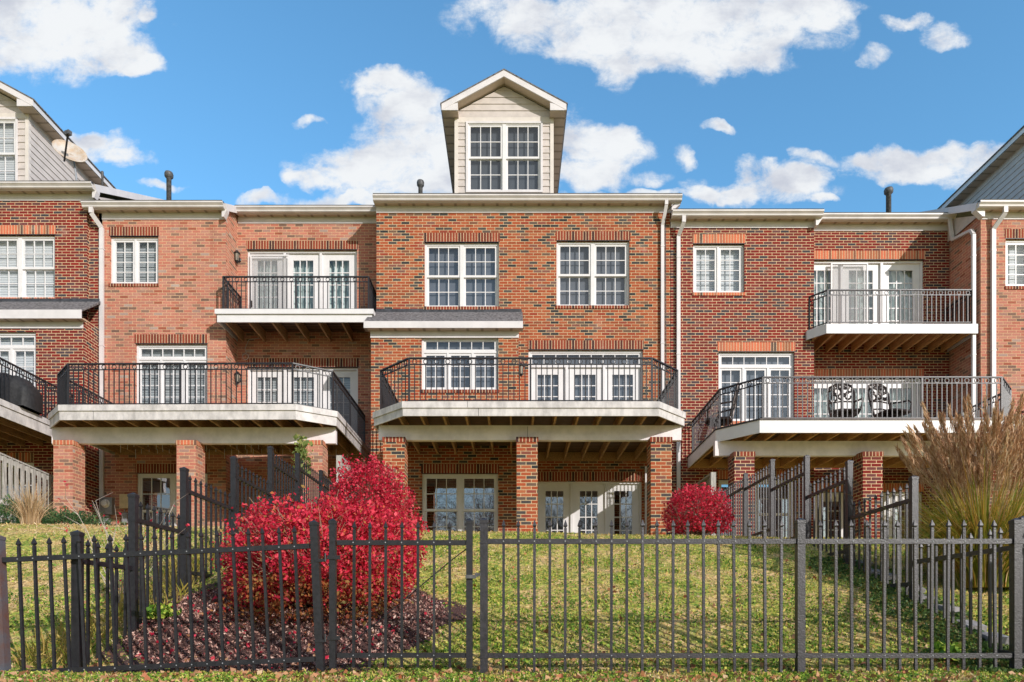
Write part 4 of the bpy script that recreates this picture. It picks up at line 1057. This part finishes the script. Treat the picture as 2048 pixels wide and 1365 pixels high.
bush('tall red bush behind the large one, up against the pillar of the middle deck', (-1.95, 9.3, 1.58), (.55,.55,.60), 11000, .036, 'leaf_crimson', 70, extra=[(3000, (-1.7, 9.0, 1.2), (.55,.5,.42))])
bush('small round red bush at the crest of the lawn, beside the right brick pillar', (2.88, 10.6, 1.64), (.53,.5,.46), 9000, .032, 'leaf_crimson', 50, lump=.07, extra=[(1500, (3.05, 10.5, 1.5), (.40,.35,.3))])

def grass_clump(name, label, cat, x, y, h, spread, nblade, bm, nplume=0, lean=.5, w=.006, group=None):
    zb = g(x, y); T = Thing(name, (x, y, zb), label, cat, group); m = MB()
    def arc(L, sp, w0, mbx, droop):
        a = random.uniform(0, 2*math.pi); r0 = random.uniform(0, .36)*spread; bx, by = x+r0*math.cos(a), y+r0*math.sin(a)
        l = abs(random.gauss(lean, .3))*sp; pts = []; n = 6
        for i in range(n+1):
            t = i/n; rr = l*t**1.6; z = L*(t-droop*t**3); pts.append(Vector((bx+rr*math.cos(a), by+rr*math.sin(a), zb+z)))
        px, py = -math.sin(a)*w0, math.cos(a)*w0
        # ribbon turned a little at random so it shows a face
        tw = random.uniform(0, math.pi); px, py = math.cos(tw)*w0, math.sin(tw)*w0
        for i in range(n):
            w1 = (1-i/n)**.5; w2 = (1-(i+1)/n)**.5 if i < n-1 else .1
            mbx.v += [(pts[i].x-px*w1, pts[i].y-py*w1, pts[i].z), (pts[i].x+px*w1, pts[i].y+py*w1, pts[i].z), (pts[i+1].x+px*w2, pts[i+1].y+py*w2, pts[i+1].z), (pts[i+1].x-px*w2, pts[i+1].y-py*w2, pts[i+1].z)]
            k = len(mbx.v)-4
            if i == 0: b = k; mbx.f.append((k, k+1, k+2, k+3)); prev = (k+3, k+2)
            else: mbx.f.append((prev[0], prev[1], k+2, k+3)); prev = (k+3, k+2)
            mbx.uv += [(0,0)]*4
        return pts
    for _ in range(nblade): arc(h*random.uniform(.35, .9), spread*random.uniform(.7, 1.75), w, m, random.uniform(.1, .75))
    T.part(m, 'blades', bm)
    if nplume:
        st = MB(); P = []; Dv = []
        for _ in range(nplume):
            p = arc(h*random.uniform(.80, 1.12), spread*.85, .0035, st, random.uniform(0, .07))
            d = (p[-1]-p[-2]).normalized(); L = random.uniform(.26, .42)
            for i in range(130):
                t = random.random(); q = p[-1]-d*L*.55*(1-t)+d*L*.45*t+Vector((random.gauss(0,.014), random.gauss(0,.014), 0))*(1.3-t)
                P.append(q); Dv.append(np.array(d)*2.2+np.array([.12,0,.1]))
        T.part(st, 'stalks', 'straw')
        scatter('plumes', np.array([tuple(q) for q in P]), .085, 'plume', T.o, .09, dirs=np.array(Dv), org=T.org)
    return T
grass_clump('ornamental_grass', 'tall green-gold ornamental grass with feathery tan plumes behind the right side fence', 'ornamental grass', 5.05, 7.3, 1.60, .84, 6500, 'reed', 190, lean=.42, w=.0062)
grass_clump('dry_grass_clump', 'upright straw-coloured grass tuft in front of the green shrubs at left', 'grass tuft', X(62, 10.4), 10.4, .95, .35, 420, 'straw', lean=.35, w=.006)
def juniper(px, d, w, h, label):
    x = X(px, d); z = g(x, d); T = Thing('juniper_shrub', (x, d, z), label, 'shrub', 'low green shrubs')
    P = crown_pts(5200, (x, d, z+h*.4), (w,.5,h*.62), .45, .22); P = P[P[:, 2] > z+.02]
    dirs = P-np.array([x, d, z]); dirs /= np.linalg.norm(dirs, axis=1)[:, None]
    scatter('foliage', P, .07, 'leaf_juniper', T.o, .22, dirs=dirs, org=T.org)
    twigs(T, (x, d, z), (x, d, z+h*.4), (w*.8,.4,h*.5), 14)
juniper(12, 11.6, .85, .52, 'low green juniper by the board fence at the left edge')
juniper(128, 12.0, .80, .44, 'low green juniper spreading at the foot of the pink brick pillar')
def bare_shrub():
    x, y = X(235, 6.6), 6.65; z = g(x, y); T = Thing('bare_shrub', (x, y, z), 'leggy nearly bare shrub with a few red leaves behind the left fence section', 'shrub')
    m = MB(); P = []
    for i in range(15):
        a = random.uniform(-1, 1); L = random.uniform(.6, 1.2); p = Vector((x, y, z)); d = Vector((a*.55, random.gauss(0,.2), 1)).normalized(); pts = [p]
        for k in range(6):
            d = (d+Vector((random.gauss(0,.12), random.gauss(0,.1), random.gauss(0,.05)))).normalized(); p = p+d*L/6; pts.append(p)
            if k > 1 and random.random() < .8:
                e = p+(d+Vector((random.gauss(0,.7), random.gauss(0,.4), 0))).normalized()*.18; m.tube([p, e], .0028, 3, .001, False)
                if random.random() < .6: P.append(e)
            if random.random() < .25: P.append(p)
        m.tube(pts, .0055, 4, .0015, False)
    T.part(m, 'stem', 'branch_pale'); P = np.repeat(np.array([tuple(q) for q in P]), 2, 0)+rng.standard_normal((len(P)*2, 3))*.012
    scatter('foliage', P, .028, 'leaf_red', T.o, .6, org=T.org)
bare_shrub()
def vine_plant():
    x, y = X(589, 10.8), 11.2; z = g(x, y); T = Thing('climbing_plant', (x, y, z), 'leafy yellow-green sapling rising between the black side fence and the pink pillar', 'plant')
    zt = Z(872, y); m = MB(); m.tube([(x,y,z),(x+.03,y,z+.7),(x-.02,y,zt)], .012, 5, .004); T.part(m, 'stem', 'bark')
    n = 300; t = rng.uniform(0, 1, n)**.8; P = np.stack([x+.06*rng.standard_normal(n), y+.12*rng.standard_normal(n), zt-.62*t], 1)
    scatter('foliage', P, .065, 'leaf_ivy', T.o, .8, org=T.org)
vine_plant()
def tufts(px, py, d, n, sz, label, mat='clover'):
    x = X(px, d); z = g(x, d); T = Thing('ground_plant', (x, d, z), label, 'plant')
    P = crown_pts(n, (x, d, z+.05), (.16,.14,.09), .3, .2); P = P[P[:, 2] > z]
    scatter('foliage', P, sz, mat, T.o, .8, org=T.org)
tufts(318, 1238, 6.35, 420, .04, 'small bright green plant at the left edge of the mulch')
tufts(1890, 1290, 5.5, 300, .05, 'low green weed at the foot of the right corner of the fence')

# edging stones under the right side fence
for i in range(9):
    y = 5.55+i*.33+random.uniform(-.04,.04); x = 4.17+random.gauss(0,.02); z = g(x, y)
    m = MB().box(-.08, .08, -.13+random.uniform(0,.03), .12-random.uniform(0,.05), -.05, .03+random.uniform(0,.04)); o = m.build('edging_stone', 'stone', bevel=.02); o.location = (x, y, z); o.rotation_euler = (random.gauss(.25,.05), random.gauss(0,.05), random.gauss(0,.08))
    tag(o, ['nearest the front fence', 'second from the front fence', 'third from the front fence', 'fourth from the front fence', 'middle', 'fourth from the far end', 'third from the far end', 'second from the far end', 'farthest up the slope'][i]+' grey edging stone in the row under the right side fence', 'stone', 'edging stones')

# ------------------------------------------------------------------ small things on and around the houses
def lantern(px, py, d, label):
    x, z = X(px, d), Z(py, d); T = Thing('wall_lantern', (x, d, z), label, 'wall lamp', 'wall lanterns')
    T.part(MB().lathe((x, d, z), [(.055,0),(.055,-.015),(.03,-.03)], 12, 'y'), 'back_plate', 'iron')
    m = MB(); m.tube([(x, d-.02, z), (x, d-.1, z+.05), (x, d-.15, z+.13)], .01, 6)
    T.part(m, 'arm', 'iron')
    m = MB(); m.lathe((x, d-.15, z), [(.02,.16),(.075,.10),(.085,.08)], 8); m.lathe((x, d-.15, z), [(.055,-.10),(.03,-.13),(.01,-.16)], 8)
    for k in range(4):
        a = math.pi/4+k*math.pi/2; m.bar((x+.055*math.cos(a), d-.15+.055*math.sin(a), z-.10), (x+.075*math.cos(a), d-.15+.075*math.sin(a), z+.085), .01, .01)
    T.part(m, 'cage', 'iron')
    T.part(MB().lathe((x, d-.15, z), [(.04,-.10),(.058,.08)], 8), 'lamp_glass', 'clear_lamp')
lantern(479, 521, D1-.002, 'black wall lantern beside the upper balcony doors of the salmon house')
lantern(480, 761, D1-.002, 'black wall lantern beside the lower deck doors of the salmon house')
lantern(1042, 745, D0-.002, 'black wall lantern between the window and doors of the middle house')
def meter():
    x, z, d = X(218, D0), Z(1012, D0), D0-.002
    T = Thing('electric_meter', (x, d, z-.3), 'grey electric meter box with a round dial on the salmon brick wall', 'meter')
    T.part(MB().box(x-.14, x+.14, d-.12, d, z-.22, z+.18), 'box', 'meter_gray', bevel=.01)
    T.part(MB().lathe((x, d-.12, z+.03), [(.10,0),(.10,-.02),(.08,-.03),(.075,-.09),(.05,-.11)], 16, 'y'), 'dial', 'vinyl', smooth=False)
    T.part(MB().box(x-.11, x+.05, d-.1, d, z-.5, z-.24), 'lower_box', 'meter_gray', bevel=.01)
    x, z = X(262, D0), Z(1005, D0)
    T = Thing('utility_box', (x, d, z-.17), 'beige utility box with a grey tape stripe, right of the meter', 'utility box')
    T.part(MB().box(x-.2, x+.16, d-.13, d, z-.16, z+.17), 'box', 'box_beige', bevel=.012)
    T.part(MB().box(x+.02, x+.08, d-.1335, d-.131, z-.158, z+.168), 'stripe', 'tape_gray')
    x, z = X(253, D0), Z(1037, D0)
    T = Thing('utility_box', (x, d, z-.13), 'small grey junction box under the beige box, near the ground', 'utility box')
    T.part(MB().box(x-.06, x+.06, d-.09, d, z-.12, z+.12), 'box', 'meter_gray', bevel=.01)
    T.part(MB().tube([(x-.02, d-.04, z+.12), (x-.02, d-.04, z+.3)], .012, 6), 'conduit', 'meter_gray')
meter()
def dish():
    d = 16.35; x, zb = X(153, d), Z(372, d)
    T = Thing('satellite_dish', (x, d, zb), 'stained oval satellite dish on a mast above the far left gutter', 'satellite dish')
    c = Vector((X(143, d), d-.05, Z(312, d)))
    T.part(MB().tube([(x+.02, d+.05, zb-.25), (x-.02, d, Z(345, d)), (c.x+.05, c.y+.05, c.z-.12)], .022, 8), 'mast', 'meter_gray')
    m = MB(); nrm = Vector((.42, -.72, .30)).normalized(); e1 = Vector((0,0,1)).cross(nrm).normalized(); e2 = nrm.cross(e1); Rr = (.37, .27)
    rot = math.radians(-22); a1 = e1*math.cos(rot)+e2*math.sin(rot); a2 = -e1*math.sin(rot)+e2*math.cos(rot); rings = []
    for j in range(6):
        t = j/5; rings.append(len(m.v))
        for k in range(24):
            a = 2*math.pi*k/24; m.v.append(tuple(c+a1*Rr[0]*t*math.cos(a)+a2*Rr[1]*t*math.sin(a)+nrm*.10*t*t))
    for j in range(5):
        for k in range(24):
            k2 = (k+1) % 24; m.f.append((rings[j]+k, rings[j+1]+k, rings[j+1]+k2, rings[j]+k2)); m.uv += [(0,0)]*4
    o = T.part(m, 'reflector', 'dish', smooth=True); s = o.modifiers.new('s', 'SOLIDIFY'); s.thickness = .012
    a = c-a2*.30; b = c+nrm*.55+a2*(-.05); T.part(MB().bar(a, b, .035, .045), 'feed_arm', 'iron'); T.part(MB().bar(b+Vector((-.06,.03,.03)), b+Vector((.07,-.02,.03)), .09, .09), 'receiver', 'pipe_black')
dish()
def chair(px, d, rz, zf, label, name='patio_chair'):
    x = X(px, d); T = Thing(name, (x, d, zf), label, 'chair', 'cast metal patio chairs'); O = T.org; T.org = (0,0,0)
    P = lambda a: a
    m = MB(); m.lathe((0,0,0), [(.30,0),(.30,.02),(.10,.05),(.03,.08),(.03,.30),(.09,.33)], 16)
    for k in range(4):
        a = k*math.pi/2+.4; m.bar((0,0,.05), (.30*math.cos(a), .30*math.sin(a), .03), .04, .03)
    T.part(m, 'swivel_base', 'bronze')
    s = MB()
    outline = [(-.25,-.24),(-.27,0),(-.23,.22),(0,.26),(.23,.22),(.27,0),(.25,-.24),(0,-.27)]
    s.tube([(a, b, .40) for a, b in outline+outline[:1]], .026, 6)
    for k in range(-4, 5): s.bar((k*.055, -.24, .40), (k*.055, .24, .40), .026, .012); s.bar((-.25, k*.052, .405), (.25, k*.052, .405), .026, .012)
    s.bar((-.12,0,.36), (.12,0,.36), .3, .05); s.bar((-.22,0,.385), (.22,0,.385), .44, .012)
    T.part(s, 'seat', 'bronze')
    b = MB()  # back at +y, leaning
    def bk(u, v): return (u, .24+.16*v, .42+v*.62)
    fr = [(-.22,0),(-.26,.35),(-.27,.7),(-.22,.92),(-.12,.99),(0,1.03),(.12,.99),(.22,.92),(.27,.7),(.26,.35),(.22,0)]
    b.tube([bk(*p) for p in fr], .026, 6); b.tube([bk(-.235,.18), bk(0,.22), bk(.235,.18)], .014, 6); b.tube([bk(-.26,.42), bk(0,.46), bk(.26,.42)], .014, 6)
    for cx, cy, R in [(-.15,.60,.075),(.15,.60,.075),(0,.60,.07),(-.08,.78,.085),(.08,.78,.085),(-.19,.80,.05),(.19,.80,.05),(0,.92,.05),(-.1,.90,.05),(.1,.90,.05)]:
        q = []
        for i in range(15):
            t = i/14*5.2+cx*9; r = R*(1-.45*i/14); q.append(bk(cx+r*math.cos(t), cy+r*math.sin(t)/.62))
        b.tube(q, .019, 5)
    T.part(b, 'backrest', 'bronze')
    for s_ in (-1, 1):
        a = MB(); a.tube([bk(s_*.26,.42), (s_*.31,.12,.66), (s_*.33,-.12,.63), (s_*.31,-.22,.56), (s_*.26,-.22,.42)], .017, 6); T.part(a, 'armrest', 'bronze')
    T.o.rotation_euler = (0, 0, rz); T.o.scale = (.98, 1.0, 1.17); T.org = O
chair(1689, 14.35, math.radians(-14), 3.86, 'ornate dark swivel chair on the right deck, left one of the pair before the doors')
chair(1783, 14.35, math.radians(16), 3.86, 'ornate dark swivel chair on the right deck, right one of the pair before the doors')
chair(1438, 14.9, math.radians(250), 3.86, 'ornate dark swivel chair at the left corner of the right deck, before the casement window')
def grill():
    d = 14.0; x = -10.55; z = 4.28; T = Thing('covered_grill', (x, d, z), 'barbecue grill under a black fabric cover on the far left deck', 'grill')
    m = MB(); nx, nz = 18, 12
    def prof(t):
        return .98-.36*t+.06*math.exp(-((t-.3)/.12)**2)-.9*max(0, t-.85)
    n = 24; rings = []
    for i in range(n+1):
        t = i/n; xx = x-.75+1.5*t; h = prof(t)+.02*math.sin(t*31); w = .30+.02*math.sin(t*17)
        rings.append(len(m.v)); dr = .05*math.sin(t*23)
        for (a, b) in ((-w-.03, .02), (-w-.01, h*.55), (-w+.02, h*.82), (-w*.5, h*.98), (w*.5, h), (w-.02, h*.8), (w, .02)): m.v.append((xx, d+a+dr*.3, z+b))
    for i in range(n):
        for k in range(6): m.f.append((rings[i]+k, rings[i+1]+k, rings[i+1]+k+1, rings[i]+k+1)); m.uv += [(0,0)]*4
    m.f.append(tuple(rings[0]+k for k in range(7))); m.uv += [(0,0)]*7; m.f.append(tuple(rings[-1]+k for k in reversed(range(7)))); m.uv += [(0,0)]*7
    T.part(m, 'cover', 'cover_black', smooth=True)
    T.part(MB().box(x-.6, x+.6, d-.2, d+.2, z-.01, z+.03), 'grill_base', 'iron')
grill()
def lights():
    T = Thing('string_lights', (-6.5, 14.6, 3.75), 'thin white icicle lights dangling under the joists of the salmon house deck', 'string lights')
    m = MB(); c = MB()
    for y in (14.3, 15.0, 15.6):
        c.tube([(-8.7,y,3.9),(-7,y,3.89),(-5.5,y,3.9),(-3.9,y,3.9)], .004, 4)
        x = -6.0 if y < 15 else -8.6
        while x < -4.0:
            L = random.choice((.06,.1,.16,.22)); m.bar((x,y,3.9), (x,y,3.9-L), .008, .008, (0,1,0)); x += random.uniform(.12,.2)
    T.part(m, 'icicles', 'vinyl'); T.part(c, 'cord', 'iron')
lights()

# ------------------------------------------------------------------ bare trees across the road, seen only as reflections in the lower panes
def bare_tree(x, y, h, label):
    z = g(x, y); T = Thing('bare_tree', (x, y, z), label, 'tree', 'bare trees behind the viewer'); m = MB(); t = MB()
    t.tube([(x,y,z),(x+.1,y,z+h*.18),(x,y,z+h*.35)], .2, 7, .13); T.part(t, 'trunk', 'bark')
    def br(p, d, L, r, k):
        n = 4; pts = [p]
        for i in range(n):
            d = (d+Vector((random.gauss(0,.16), random.gauss(0,.16), random.gauss(.03,.08)))).normalized(); p = p+d*L/n; pts.append(p)
            if k > 0 and i > 0:
                for _ in range(2 if k > 1 else 2):
                    e = (d+Vector((random.gauss(0,.65), random.gauss(0,.65), random.gauss(.1,.35)))).normalized(); br(p, e, L*.62, r*.5, k-1)
        m.tube(pts, r, 4 if r > .03 else 3, r*.45, False)
    for _ in range(6): br(Vector((x,y,z+h*random.uniform(.2,.35))), Vector((random.gauss(0,.6), random.gauss(0,.6), 1)).normalized(), h*.4, .075, 3)
    T.part(m, 'crown', 'bark')
for i, (x, y, h) in enumerate([(-6,-20,11),(-1.5,-23,12),(3.5,-19,11),(8,-24,12),(13,-22,11)]):
    bare_tree(x, y, h, ['leftmost', 'second', 'middle', 'fourth', 'rightmost'][i]+' of the bare trees reflected in the basement panes')
print('objects', len(bpy.data.objects), 'polys', sum(len(m.polygons) for m in bpy.data.meshes))
